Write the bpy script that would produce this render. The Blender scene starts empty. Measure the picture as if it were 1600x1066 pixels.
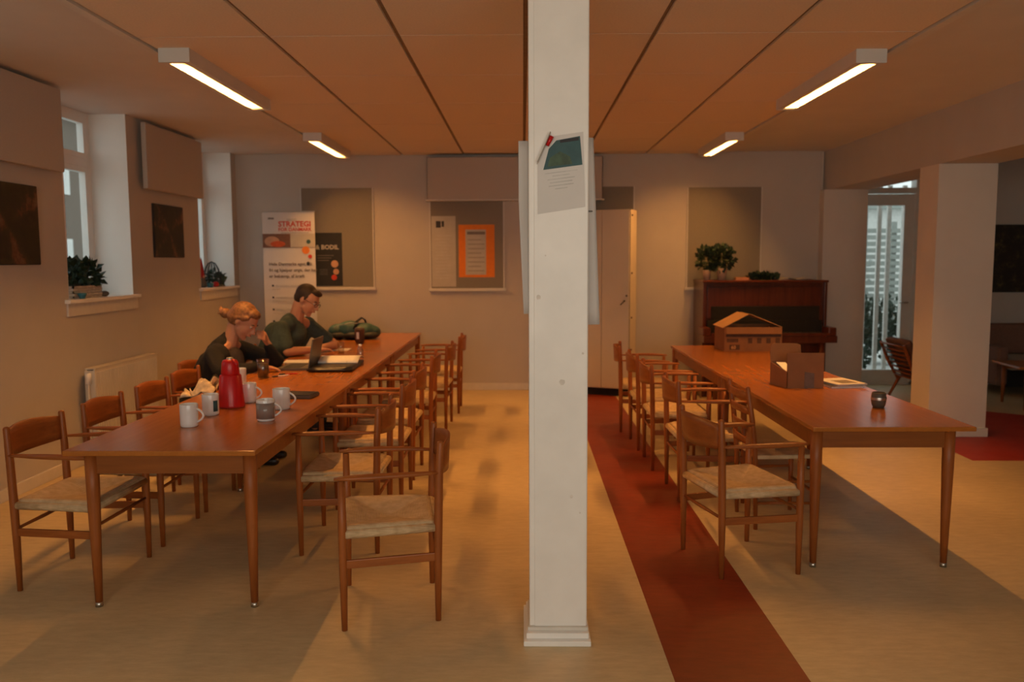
import bpy, bmesh, math, random
from mathutils import Vector, Matrix, Euler
random.seed(7)
S = bpy.context.scene
COL = S.collection
PI = math.pi

# ---------------------------------------------------------------- camera, world, lights, exposure
CP, CY, CR = 0.0962594, 0.013384, 0.00433
cam = bpy.data.cameras.new('camera')
cam.sensor_width = 36; cam.lens = 1300 / 1600 * 36
cam.clip_start = 0.05; cam.clip_end = 200
cam.dof.use_dof = True; cam.dof.focus_distance = 3.6; cam.dof.aperture_fstop = 2.6
co = bpy.data.objects.new('camera', cam); COL.objects.link(co)
fwd = Vector((-math.sin(CY) * math.cos(CP), math.cos(CY) * math.cos(CP), -math.sin(CP)))
right = Vector((math.cos(CY), math.sin(CY), 0)); down = fwd.cross(right)
r2 = right * math.cos(CR) + down * math.sin(CR); d2 = -right * math.sin(CR) + down * math.cos(CR)
m = Matrix((r2, -d2, -fwd)).transposed().to_4x4(); m.translation = (0, 0, 1.6)
co.matrix_world = m
S.camera = co

w = bpy.data.worlds.new('overcast'); S.world = w; w.use_nodes = True
bg = w.node_tree.nodes['Background']; bg.inputs[0].default_value = (0.74, 0.86, 0.84, 1); bg.inputs[1].default_value = 1.3

def area(name, loc, rot, sx, sy, power, color, portal=False):
    l = bpy.data.lights.new(name, 'AREA'); l.shape = 'RECTANGLE'; l.size = sx; l.size_y = sy
    l.energy = power; l.color = color
    if portal: l.cycles.is_portal = True
    o = bpy.data.objects.new(name, l); o.location = loc; o.rotation_euler = rot; COL.objects.link(o); return o
# daylight through the two windows in the wall behind the camera
area('daylight', (-1.2, -2.32, 1.75), (PI / 2, 0, 0), 1.8, 1.5, 46, (1.0, 0.86, 0.69))
area('daylight', (1.6, -2.32, 1.75), (PI / 2, 0, 0), 1.8, 1.5, 46, (1.0, 0.86, 0.69))
TUBE = 520.0
WARM = (1.0, 0.43, 0.10)

S.view_settings.view_transform = 'Standard'; S.view_settings.look = 'None'
S.view_settings.exposure = 0.0; S.view_settings.gamma = 1.0; S.view_settings.use_curve_mapping = False
S.cycles.use_denoising = True
try: S.cycles.denoiser = 'OPENIMAGEDENOISE'
except Exception: pass
S.cycles.max_bounces = 8; S.cycles.diffuse_bounces = 5; S.cycles.sample_clamp_indirect = 4
S.cycles.caustics_reflective = False; S.cycles.caustics_refractive = False

# ---------------------------------------------------------------- materials
class NT:
    def __init__(s, name):
        s.m = bpy.data.materials.new(name); s.m.use_nodes = True
        s.n = s.m.node_tree.nodes; s.l = s.m.node_tree.links; s.b = s.n['Principled BSDF']
    def new(s, t, **k):
        n = s.n.new(t)
        for a, v in k.items(): setattr(n, a, v)
        return n
    def co(s, scale=(1, 1, 1)):
        t = s.new('ShaderNodeTexCoord'); mp = s.new('ShaderNodeMapping'); mp.inputs['Scale'].default_value = scale
        s.l.new(t.outputs['Object'], mp.inputs[0]); return mp.outputs[0]
    def noise(s, vec, scale, detail=4, rough=.55):
        n = s.new('ShaderNodeTexNoise'); n.inputs['Scale'].default_value = scale
        n.inputs['Detail'].default_value = detail; n.inputs['Roughness'].default_value = rough
        s.l.new(vec, n.inputs['Vector']); return n.outputs['Fac']
    def ramp(s, fac, stops):
        r = s.new('ShaderNodeValToRGB'); e = r.color_ramp.elements
        while len(e) < len(stops): e.new(.5)
        for i, (p, c) in enumerate(stops): e[i].position = p; e[i].color = (*c, 1)
        s.l.new(fac, r.inputs[0]); return r.outputs[0]
    def bump(s, h, strength, dist=.002):
        b = s.new('ShaderNodeBump'); b.inputs['Strength'].default_value = strength; b.inputs['Distance'].default_value = dist
        s.l.new(h, b.inputs['Height']); s.l.new(b.outputs[0], s.b.inputs['Normal'])
    def set(s, **k):
        for a, v in k.items(): s.b.inputs[a.replace('_', ' ')].default_value = v
M = {}
def plain(name, c, rough=.6, var=.12, scale=20, metal=0, bump=0, spec=None, sheen=0):
    t = NT(name); v = t.co()
    f = t.noise(v, scale, 4)
    t.l.new(t.ramp(f, [(.3, tuple(x * (1 - var) for x in c)), (.7, tuple(min(1, x * (1 + var)) for x in c))]), t.b.inputs['Base Color'])
    t.set(Roughness=rough, Metallic=metal)
    if spec is not None: t.b.inputs['Specular IOR Level'].default_value = spec
    if sheen: t.b.inputs['Sheen Weight'].default_value = sheen
    if bump: t.bump(t.noise(v, scale * 4, 3), bump)
    M[name] = t.m; return t
def wood(name, c1, c2, rough, axis=0, sc=14, coat=0):
    t = NT(name); s = [sc, sc, sc]; s[axis] = sc * .09
    v = t.co(tuple(s)); f = t.noise(v, 2.2, 6, .65); g = t.noise(t.co((1.3, 1.3, 1.3)), 1.5, 2)
    mx = t.new('ShaderNodeMath', operation='ADD'); sc2 = t.new('ShaderNodeMath', operation='MULTIPLY'); sc2.inputs[1].default_value = .35
    t.l.new(g, sc2.inputs[0]); t.l.new(f, mx.inputs[0]); t.l.new(sc2.outputs[0], mx.inputs[1])
    t.l.new(t.ramp(mx.outputs[0], [(.45, c1), (.9, c2)]), t.b.inputs['Base Color'])
    t.set(Roughness=rough); t.b.inputs['Specular IOR Level'].default_value = .32; t.b.inputs['Coat Weight'].default_value = coat; t.b.inputs['Coat Roughness'].default_value = .18
    M[name] = t.m; return t
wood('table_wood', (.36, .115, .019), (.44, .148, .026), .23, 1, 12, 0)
wood('apron_wood_shaded', (.20, .058, .011), (.29, .09, .018), .38, 0, 12, 0)  # darker table wood: the shade on the aprons is put into its colour
wood('chair_wood', (.24, .065, .013), (.37, .11, .024), .42, 2, 18, 0)
wood('chair_wood_x', (.25, .068, .014), (.39, .12, .026), .40, 0, 18, 0)
wood('chair_wood_y', (.21, .058, .012), (.33, .098, .022), .42, 1, 18, .1)
wood('piano_wood', (.07, .013, .004), (.14, .030, .009), .28, 2, 10, .3)
wood('pale_wood', (.48, .26, .12), (.62, .36, .18), .5, 0, 14)
plain('wall_paint', (.52, .475, .43), .75, .03, 3, bump=.12)
plain('column_paint', (.70, .63, .56), .7, .03, 3)
plain('ceiling_paint', (.66, .62, .58), .85, .03, 3)
plain('ceiling_panel', (.76, .64, .50), .9, .05, 90, bump=.25)
plain('groove_dark', (.26, .20, .15), .9)
plain('white_gloss', (.84, .82, .79), .35, .04, 6)
plain('reveal_white', (.86, .86, .84), .7, .02, 4)
plain('chip_grey', (.72, .68, .63), .8)
plain('radiator_white', (.62, .58, .52), .4, .04, 6)
plain('lamp_white', (.62, .60, .57), .45, .03, 6)
plain('pinboard', (.24, .215, .18), .95, .08, 120, bump=.2)
plain('panel_fabric', (.48, .43, .385), .95, .05, 150, bump=.15)
plain('board_edge', (.64, .62, .58), .5, .03)
plain('paper', (.68, .66, .65), .7, .03, 4)
plain('paper_aged', (.50, .47, .42), .75, .06, 9)
plain('paper_bright', (.86, .84, .80), .6, .03, 4)
plain('ink', (.03, .03, .035), .7)
plain('ink_soft', (.20, .17, .15), .7)
plain('ink_pale', (.55, .54, .53), .7)
plain('print_red', (.60, .045, .015), .6)
plain('print_orange', (.72, .22, .03), .6)
plain('print_teal', (.03, .09, .10), .6)
plain('print_black', (.014, .014, .013), .6)
plain('print_peach', (.55, .30, .18), .6)
plain('orange_card', (.80, .22, .02), .7, .05)
plain('plastic_red', (.52, .006, .008), .32, .04)
plain('steel', (.55, .52, .48), .3, .05, metal=1)
plain('ceramic', (.74, .74, .75), .12, .02, 4)
plain('ceramic_brown', (.24, .19, .17), .2, .05, 4)
plain('pot_cream', (.62, .46, .30), .5)
plain('black_plastic', (.012, .012, .013), .35)
plain('grey_plastic', (.09, .08, .07), .4)
plain('cloth_black', (.008, .008, .009), .95, .2, 60, bump=.3)
plain('cloth_brown', (.05, .035, .03), .9, .2, 60)
plain('cloth_teal', (.048, .074, .066), .9, .18, 30, bump=.4)
plain('cloth_denim', (.03, .04, .06), .9, .2, 60)
plain('bag_teal', (.025, .085, .082), .6, .35, 14, bump=.4)
plain('bag_dark', (.012, .018, .016), .6, .3, 14)
plain('scarf_cream', (.62, .50, .34), .95, .3, 30, bump=.5)
plain('skin', (.52, .26, .16), .5, .05, 8)
plain('lip', (.40, .13, .09), .5)
plain('eye_white', (.6, .55, .5), .3)
plain('hair_blonde', (.23, .105, .042), .6, .5, 50, bump=.6)
plain('hair_dark', (.026, .014, .009), .6, .3, 40, bump=.6)
plain('cardboard', (.27, .115, .045), .85, .08, 10, bump=.1)
plain('cardboard_inner', (.55, .29, .11), .85, .06, 10)
plain('cardboard_print', (.10, .045, .025), .85, .2)
plain('tape', (.16, .12, .10), .15)
plain('leaf_dark', (.018, .042, .022), .55, .5, 30)
plain('leaf_mid', (.04, .08, .04), .55, .5, 30)
plain('terracotta', (.55, .09, .02), .6)
plain('basket_pale', (.50, .46, .40), .8, .25, 25, bump=.4)
plain('blue_glaze', (.03, .16, .22), .3)
plain('felt_red', (.42, .02, .015), .9, .2)
plain('cushion_brown', (.20, .105, .075), .95, .12, 60, bump=.3)
plain('cushion_light', (.40, .36, .31), .95, .1, 60)
plain('dark_gap', (.012, .010, .008), .9)
plain('canvas_dark', (.018, .013, .008), .7, .6, 5)
plain('exterior_white', (.70, .70, .68), .6)
plain('exterior_ground', (.42, .42, .40), .9, .2, 3)
plain('exterior_grey', (.33, .36, .34), .8, .1)
plain('trim_white', (.66, .62, .56), .5, .04)
plain('cabinet_paint', (.58, .50, .40), .5, .03, 4)
plain('stone_dark', (.09, .07, .05), .8)
plain('key_white', (.6, .57, .5), .3)

# oil paintings: dark ground with a few muddy warm patches
def painting_mat(name, c2, c3, sc):
    t = NT(name); v = t.co(); f = t.noise(v, sc, 3, .5); g = t.noise(t.co((1.7, 1.7, 1.7)), sc * 1.7, 4, .6)
    mx = t.new('ShaderNodeMath', operation='MULTIPLY'); t.l.new(f, mx.inputs[0]); t.l.new(g, mx.inputs[1])
    t.l.new(t.ramp(mx.outputs[0], [(.22, (.014, .011, .007)), (.31, (.03, .02, .012)), (.36, c2), (.44, c3)]), t.b.inputs['Base Color'])
    t.set(Roughness=.6); t.bump(g, .3, .003); M[name] = t.m
painting_mat('painting_warm', (.10, .035, .018), (.15, .09, .05), 3.2)
painting_mat('painting_small', (.09, .04, .022), (.18, .08, .04), 5.0)
painting_mat('painting_gold', (.05, .035, .012), (.12, .09, .03), 9.0)

# linoleum
def lino(name, c1, c2, rough, dirt):
    t = NT(name); v = t.co((1, 1, 1)); f = t.noise(t.co((1, 3.2, 1)), 9, 6, .7); g = t.noise(v, 1.1, 3, .5)
    col = t.ramp(f, [(.3, c1), (.7, c2)])
    mix = t.new('ShaderNodeMixRGB', blend_type='MULTIPLY'); mix.inputs[0].default_value = dirt
    t.l.new(col, mix.inputs[1]); t.l.new(t.ramp(g, [(.35, (.74, .72, .70)), (.6, (1, 1, 1))]), mix.inputs[2])
    t.l.new(mix.outputs[0], t.b.inputs['Base Color'])
    rr = t.new('ShaderNodeMapRange'); rr.inputs[3].default_value = rough - .07; rr.inputs[4].default_value = rough + .1
    t.l.new(t.noise(v, 4, 4), rr.inputs[0]); t.l.new(rr.outputs[0], t.b.inputs['Roughness'])
    t.bump(t.noise(v, 60, 3), .06, .001); M[name] = t.m
lino('lino_beige', (.54, .41, .225), (.68, .53, .305), .42, .45)
lino('lino_red', (.19, .024, .006), (.28, .038, .011), .45, .6)
lino('lino_scarlet', (.33, .022, .007), (.42, .032, .012), .5, .3)

# woven paper cord: strands run along x in the front and back quarters, along y in the side ones
t = NT('paper_cord'); tc = t.new('ShaderNodeTexCoord'); sep = t.new('ShaderNodeSeparateXYZ'); t.l.new(tc.outputs['Object'], sep.inputs[0])
ax = t.new('ShaderNodeMath', operation='ABSOLUTE'); ay = t.new('ShaderNodeMath', operation='ABSOLUTE'); t.l.new(sep.outputs[0], ax.inputs[0]); t.l.new(sep.outputs[1], ay.inputs[0])
gt = t.new('ShaderNodeMath', operation='GREATER_THAN'); t.l.new(ax.outputs[0], gt.inputs[0]); t.l.new(ay.outputs[0], gt.inputs[1])
mxr = t.new('ShaderNodeMix'); mxr.data_type = 'FLOAT'; t.l.new(gt.outputs[0], mxr.inputs[0]); t.l.new(sep.outputs[0], mxr.inputs[3]); t.l.new(sep.outputs[1], mxr.inputs[2])
wv = t.new('ShaderNodeMath', operation='MULTIPLY'); wv.inputs[1].default_value = 2 * PI / .0075; t.l.new(mxr.outputs[0], wv.inputs[0])
sn = t.new('ShaderNodeMath', operation='SINE'); t.l.new(wv.outputs[0], sn.inputs[0])
ad = t.new('ShaderNodeMath', operation='MULTIPLY_ADD'); ad.inputs[1].default_value = .07; t.l.new(sn.outputs[0], ad.inputs[0]); t.l.new(t.noise(t.co(), 25, 4), ad.inputs[2])
t.l.new(t.ramp(ad.outputs[0], [(.25, (.46, .31, .16)), (.75, (.66, .48, .28))]), t.b.inputs['Base Color'])
t.set(Roughness=.8); t.bump(sn.outputs[0], .5, .0012); M['paper_cord'] = t.m

# glowing tube, glass, liquid, bricks
def emit(name, c, s):
    t = NT(name); t.b.inputs['Base Color'].default_value = (.8, .8, .8, 1)
    t.b.inputs['Emission Color'].default_value = (*c, 1); t.b.inputs['Emission Strength'].default_value = s; M[name] = t.m
emit('tube_glow', WARM, TUBE)
t = NT('pane_glass'); t.n.remove(t.b); o = t.n['Material Output']; tr = t.new('ShaderNodeBsdfTransparent'); gl = t.new('ShaderNodeBsdfGlossy'); gl.inputs['Roughness'].default_value = .02
mi = t.new('ShaderNodeMixShader'); mi.inputs[0].default_value = .05; t.l.new(tr.outputs[0], mi.inputs[1]); t.l.new(gl.outputs[0], mi.inputs[2]); t.l.new(mi.outputs[0], o.inputs[0]); M['pane_glass'] = t.m
def glass(name, c, rough=.03):
    t = NT(name); t.b.inputs['Base Color'].default_value = (*c, 1); t.b.inputs['Transmission Weight'].default_value = 1; t.set(Roughness=rough, IOR=1.3); M[name] = t.m
def thin_glass(name, f):
    t = NT(name); t.n.remove(t.b); o = t.n['Material Output']; tr = t.new('ShaderNodeBsdfTransparent'); tr.inputs[0].default_value = (.93, .94, .93, 1); gl = t.new('ShaderNodeBsdfGlossy'); gl.inputs['Roughness'].default_value = .05
    mi = t.new('ShaderNodeMixShader'); mi.inputs[0].default_value = f; t.l.new(tr.outputs[0], mi.inputs[1]); t.l.new(gl.outputs[0], mi.inputs[2]); t.l.new(mi.outputs[0], o.inputs[0]); M[name] = t.m
thin_glass('glass_clear', .14); thin_glass('glass_bottle', .25)
t = NT('brick_far'); br = t.new('ShaderNodeTexBrick'); br.inputs['Scale'].default_value = 4; br.inputs['Color1'].default_value = (.15, .105, .08, 1); br.inputs['Color2'].default_value = (.19, .14, .11, 1); br.inputs['Mortar'].default_value = (.15, .115, .09, 1)
rot = t.new('ShaderNodeMapping'); rot.inputs['Rotation'].default_value = (PI / 2, 0, PI / 2); tcx = t.new('ShaderNodeTexCoord'); t.l.new(tcx.outputs['Object'], rot.inputs[0]); t.l.new(rot.outputs[0], br.inputs[0]); t.l.new(br.outputs[0], t.b.inputs['Base Color']); t.set(Roughness=.9); M['brick_far'] = t.m

# ---------------------------------------------------------------- mesh helpers
def link(name, bm, mat, parent=None, smooth=False):
    me = bpy.data.meshes.new(name); bm.normal_update(); bm.to_mesh(me); bm.free()
    if isinstance(mat, (list, tuple)):
        for k in mat: me.materials.append(M[k])
    else: me.materials.append(M[mat])
    if smooth:
        for p in me.polygons: p.use_smooth = True
    o = bpy.data.objects.new(name, me); COL.objects.link(o)
    if parent: o.parent = parent
    return o
def thing(name, label, cat, loc=(0, 0, 0), rz=0, group=None):
    o = bpy.data.objects.new(name, None); o.empty_display_size = .1; COL.objects.link(o); o.location = loc; o.rotation_euler = (0, 0, rz)
    o['label'] = label; o['category'] = cat
    if group: o['group'] = group
    return o
def struct(o): o['kind'] = 'structure'; return o
def tag(o, label, cat, group=None):
    o['label'] = label; o['category'] = cat
    if group: o['group'] = group
    return o
def dup(root, loc, rz, label, group=None):
    r = root.copy(); COL.objects.link(r); r.location = loc; r.rotation_euler = (0, 0, rz); r['label'] = label
    if group: r['group'] = group
    for ch in list(root.children):
        c = ch.copy(); COL.objects.link(c); c.parent = r
        for g in list(ch.children):
            d = g.copy(); COL.objects.link(d); d.parent = c
    return r
def box(bm, x0, x1, y0, y1, z0, z1, bev=0, mat=None, mi=0):
    v = [bm.verts.new((x, y, z)) for x in (x0, x1) for y in (y0, y1) for z in (z0, z1)]
    fs = [bm.faces.new([v[i] for i in f]) for f in ((0, 1, 3, 2), (4, 6, 7, 5), (0, 4, 5, 1), (2, 3, 7, 6), (0, 2, 6, 4), (1, 5, 7, 3))]
    for f in fs: f.material_index = mi
    if mat:
        for q in v: q.co = mat @ q.co
    if bev:
        es = list({e for f in fs for e in f.edges}); r = bmesh.ops.bevel(bm, geom=es, offset=bev, segments=2, affect='EDGES', profile=.6)
    return v
def bx(name, mat, parent, x0, x1, y0, y1, z0, z1, bev=0, tm=None):
    b = bmesh.new(); box(b, x0, x1, y0, y1, z0, z1, bev, tm); return link(name, b, mat, parent)
def frame_of(d):
    d = d.normalized(); u = Vector((0, 0, 1)) if abs(d.z) < .9 else Vector((1, 0, 0))
    a = d.cross(u).normalized(); return a, d.cross(a).normalized()
def tube(bm, pts, radii, seg=10, caps=True, flat=(1, 1)):
    pts = [Vector(p) for p in pts]; rings = []; n = len(pts); a = b = None
    for i, p in enumerate(pts):
        d = (pts[min(i + 1, n - 1)] - pts[max(i - 1, 0)]).normalized()
        if a is None: a, b = frame_of(d)
        else:
            a = (a - d * a.dot(d)).normalized(); b = d.cross(a)
        r = radii[i] if isinstance(radii, (list, tuple)) else radii
        rings.append([bm.verts.new(p + a * math.cos(2 * PI * k / seg) * r * flat[0] + b * math.sin(2 * PI * k / seg) * r * flat[1]) for k in range(seg)])
    for q, s in zip(rings, rings[1:]):
        for k in range(seg): bm.faces.new((q[k], q[(k + 1) % seg], s[(k + 1) % seg], s[k]))
    if caps: bm.faces.new(rings[0][::-1]); bm.faces.new(rings[-1])
    return rings
def lathe(bm, prof, seg=20, c=(0, 0, 0), mi=0):
    rings = []
    for r, z in prof: rings.append([bm.verts.new((c[0] + max(r, .0002) * math.cos(2 * PI * k / seg), c[1] + max(r, .0002) * math.sin(2 * PI * k / seg), c[2] + z)) for k in range(seg)])
    for q, s in zip(rings, rings[1:]):
        for k in range(seg):
            f = bm.faces.new((q[k], q[(k + 1) % seg], s[(k + 1) % seg], s[k])); f.material_index = mi
def ball(bm, c, r, seg=12, rings=8, mtx=None):
    c = Vector(c); r = Vector(r) if hasattr(r, '__len__') else Vector((r, r, r)); vs = []
    top = None; R = []
    for i in range(rings + 1):
        th = PI * i / rings
        if i in (0, rings): v = Vector((0, 0, math.cos(th))); ring = [v]
        else: ring = [Vector((math.sin(th) * math.cos(2 * PI * k / seg), math.sin(th) * math.sin(2 * PI * k / seg), math.cos(th))) for k in range(seg)]
        out = []
        for v in ring:
            q = Vector((v.x * r.x, v.y * r.y, v.z * r.z)); q = (mtx @ q if mtx else q) + c; out.append(bm.verts.new(q))
        R.append(out)
    for i in range(rings):
        a, b = R[i], R[i + 1]
        for k in range(seg):
            k2 = (k + 1) % seg
            if i == 0: bm.faces.new((a[0], b[k], b[k2]))
            elif i == rings - 1: bm.faces.new((a[k], b[0], a[k2]))
            else: bm.faces.new((a[k], b[k], b[k2], a[k2]))
def cap(bm, p0, p1, r0, r1, seg=10):
    """closed capsule that tapers from r0 to r1"""
    p0, p1 = Vector(p0), Vector(p1); d = p1 - p0
    if d.length < 1e-5: ball(bm, p0, max(r0, r1), seg, 8); return
    d.normalize(); pts = [p0 - d * r0 * .95, p0 - d * r0 * .7, p0 - d * r0 * .35, p0, p1, p1 + d * r1 * .35, p1 + d * r1 * .7, p1 + d * r1 * .95]
    tube(bm, pts, [r0 * .3, r0 * .71, r0 * .94, r0, r1, r1 * .94, r1 * .71, r1 * .3], seg)
def sheet(bm, fn, nu, nv, th=.0012, mi=0):
    """a thin curved sheet with real thickness; fn(u,v)->Vector"""
    P = [[Vector(fn(i / nu, j / nv)) for j in range(nv + 1)] for i in range(nu + 1)]
    def nrm(i, j):
        a = P[min(i + 1, nu)][j] - P[max(i - 1, 0)][j]; b = P[i][min(j + 1, nv)] - P[i][max(j - 1, 0)]; return a.cross(b).normalized()
    A = [[bm.verts.new(P[i][j] + nrm(i, j) * th / 2) for j in range(nv + 1)] for i in range(nu + 1)]
    B = [[bm.verts.new(P[i][j] - nrm(i, j) * th / 2) for j in range(nv + 1)] for i in range(nu + 1)]
    fs = []
    for i in range(nu):
        for j in range(nv):
            fs.append(bm.faces.new((A[i][j], A[i + 1][j], A[i + 1][j + 1], A[i][j + 1]))); fs.append(bm.faces.new((B[i][j], B[i][j + 1], B[i + 1][j + 1], B[i + 1][j])))
    for i in range(nu):
        fs.append(bm.faces.new((A[i][0], B[i][0], B[i + 1][0], A[i + 1][0]))); fs.append(bm.faces.new((A[i][nv], A[i + 1][nv], B[i + 1][nv], B[i][nv])))
    for j in range(nv):
        fs.append(bm.faces.new((A[0][j], A[0][j + 1], B[0][j + 1], B[0][j]))); fs.append(bm.faces.new((A[nu][j], B[nu][j], B[nu][j + 1], A[nu][j + 1])))
    for f in fs: f.material_index = mi
def voxel(name, bm, mat, parent, size, smooth=2):
    o = link(name, bm, mat, parent, True)
    r = o.modifiers.new('remesh', 'REMESH'); r.mode = 'VOXEL'; r.voxel_size = size; r.use_smooth_shade = True
    s = o.modifiers.new('smooth', 'SMOOTH'); s.factor = .5; s.iterations = smooth
    return o
def text(name, s, size, mat, parent, loc, rot, ext=.0006, align='LEFT', bold=0):
    c = bpy.data.curves.new(name, 'FONT'); c.body = s; c.size = size; c.extrude = ext; c.align_x = align; c.offset = bold; c.resolution_u = 2
    t = bpy.data.objects.new('tmp', c); COL.objects.link(t); bpy.context.view_layer.update()
    me = bpy.data.meshes.new_from_object(t.evaluated_get(bpy.context.evaluated_depsgraph_get())); bpy.data.objects.remove(t)
    me.materials.clear(); me.materials.append(M[mat]); me.name = name
    o = bpy.data.objects.new(name, me); COL.objects.link(o); o.location = loc; o.rotation_euler = rot
    if parent: o.parent = parent
    return o
FACE = (PI / 2, 0, 0)      # text on a plane that faces the camera side (-y)
def disc(name, mat, parent, x, y, z, r, th=.001, seg=18):
    b = bmesh.new(); tube(b, [(x, y - th, z), (x, y + th, z)], [r, r], seg); return link(name, b, mat, parent)
def leaves(bm, centre, spread, n, size, rnd, up=.3, trumpet=False):
    for _ in range(n):
        d = Vector((rnd.gauss(0, 1), rnd.gauss(0, 1), rnd.gauss(0, 1))).normalized(); rr = rnd.random() ** .45
        p = Vector(centre) + Vector((d.x * spread[0], d.y * spread[1], d.z * spread[2])) * rr
        d = (d + Vector((0, 0, up))).normalized(); a, b = frame_of(d); an = rnd.random() * 6.28; sd = a * math.cos(an) + b * math.sin(an)
        L = size * rnd.uniform(.7, 1.3); W = L * .42; nn = d.cross(sd)
        v = [bm.verts.new(p), bm.verts.new(p + d * L * .5 + sd * W + nn * L * .1), bm.verts.new(p + d * L - nn * L * .12), bm.verts.new(p + d * L * .5 - sd * W + nn * L * .1), bm.verts.new(p + d * L * .5 + nn * L * .02)]
        for i in range(4): bm.faces.new((v[4], v[i], v[(i + 1) % 4]))

# ================================================================= SETTING
WX = -3.5; WY = 10.25; CZ = 2.90
struct(bx('floor', 'lino_beige', None, -3.9, 8.0, -2.5, 10.9, -.06, 0))
fl = bpy.data.objects['floor']
bx('linoleum_strip', 'lino_red', fl, .575, 1.09, -2.4, 9.95, 0, .0015)
b = bmesh.new(); pts = [(3.575, 6.545), (7.9, 6.50), (7.9, 6.9), (5.133, 8.484), (4.863, 8.705), (3.62, 9.0), (3.585, 7.073)]
lo = [b.verts.new((x, y, 0)) for x, y in pts]; hi = [b.verts.new((x, y, .0015)) for x, y in pts]; b.faces.new(hi)
for i in range(len(pts)): b.faces.new((lo[i], lo[(i + 1) % len(pts)], hi[(i + 1) % len(pts)], hi[i]))
link('linoleum_inlay', b, 'lino_scarlet', fl)
# a crumb of litter on the floor is far too small to matter; ceiling
ce = struct(bx('ceiling', 'ceiling_paint', None, -3.95, 8.0, -2.5, 10.9, CZ, CZ + .1))
XL = [-2.215, -1.455, -.71, .020, .752, 1.482, 2.262]; YL = [1.8, 2.83, 3.85, 4.873, 5.90, 6.92, 7.97, 8.985, 10.0, 10.245]
bx('panel_backing', 'groove_dark', ce, XL[0], XL[-1], YL[0], YL[-1], CZ - .004, CZ)
cache = {}
for i in range(6):
    for j in range(9):
        wd, dp = XL[i + 1] - XL[i] - .028, YL[j + 1] - YL[j] - .011
        key = (round(wd, 3), round(dp, 3))
        if key not in cache:
            b = bmesh.new(); box(b, -wd / 2, wd / 2, -dp / 2, dp / 2, 0, .016); o = link('ceiling_panel', b, 'ceiling_panel', ce); cache[key] = o.data
        else: o = bpy.data.objects.new('ceiling_panel', cache[key]); COL.objects.link(o); o.parent = ce
        o.location = ((XL[i] + XL[i + 1]) / 2, (YL[j] + YL[j + 1]) / 2, CZ - .02)
for k, x in ((1, -2.245), (2, 2.292)):
    struct(bx('trim_%d' % k, 'trim_white', None, x - .028, x + .028, -2.4, WY, CZ - .03, CZ))
# left wall with four deep window openings
ZS, ZT = 1.315, CZ
WIN = [(1.25, 2.27), (3.85, 4.87), (6.37, 7.44), (9.02, 10.08)]
b = bmesh.new(); ys = [-2.5]
for a, c in WIN: ys += [a, c]
ys.append(10.4)
for i in range(0, len(ys), 2): box(b, WX - .42, WX, ys[i], ys[i + 1], 0, CZ)
for a, c in WIN: box(b, WX - .42, WX, a, c, 0, ZS - .03)
wl = struct(link('wall_left', b, 'wall_paint'))
# back wall, pier and annex walls
struct(bx('wall_back', 'wall_paint', None, WX - .42, 3.62, WY, WY + .35, 0, CZ))
b = bmesh.new(); box(b, 3.60, 4.12, 10.10, 10.70, 0, 2.43); box(b, 3.60, 4.12, 10.30, 10.90, 2.43, CZ); struct(link('wall_pier', b, 'column_paint'))
b = bmesh.new(); box(b, 5.06, 8.0, 10.62, 10.9, 0, CZ); box(b, 4.1, 5.06, 10.62, 10.9, 2.66, CZ)
struct(link('wall_annex', b, 'wall_paint'))
struct(bx('wall_right', 'wall_paint', None, 7.9, 8.1, -2.5, 10.9, 0, CZ))
b = bmesh.new()
for x0, x1 in ((-3.9, -2.2), (-.2, .6), (2.6, 8.0)): box(b, x0, x1, -2.55, -2.4, 0, CZ)
for x0, x1 in ((-2.2, -.2), (.6, 2.6)): box(b, x0, x1, -2.55, -2.4, 0, .95); box(b, x0, x1, -2.55, -2.4, 2.55, CZ)
struct(link('wall_front', b, 'wall_paint'))
struct(bx('beam', 'wall_paint', None, 3.655, 4.15, -2.4, 10.3, 2.43, CZ))
# baseboards
def skirting(name, x0, x1, y0, y1, face):
    b = bmesh.new(); box(b, x0, x1, y0, y1, 0, .085, .004)
    return struct(link(name, b, 'trim_white'))
skirting('baseboard_left', WX, WX + .018, -2.4, WY, 0)
skirting('baseboard_back', WX, 3.6, WY - .018, WY, 0)
skirting('baseboard_annex', 5.1, 7.9, 10.6, 10.62, 0)
# white column on the right, its own baseboard
col = struct(bx('column', 'column_paint', None, 3.65, 4.165, 7.45, 7.80, 0, 2.43))
b = bmesh.new(); box(b, 3.632, 4.183, 7.432, 7.818, 0, .08, .006); link('plinth', b, 'trim_white', col)

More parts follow.
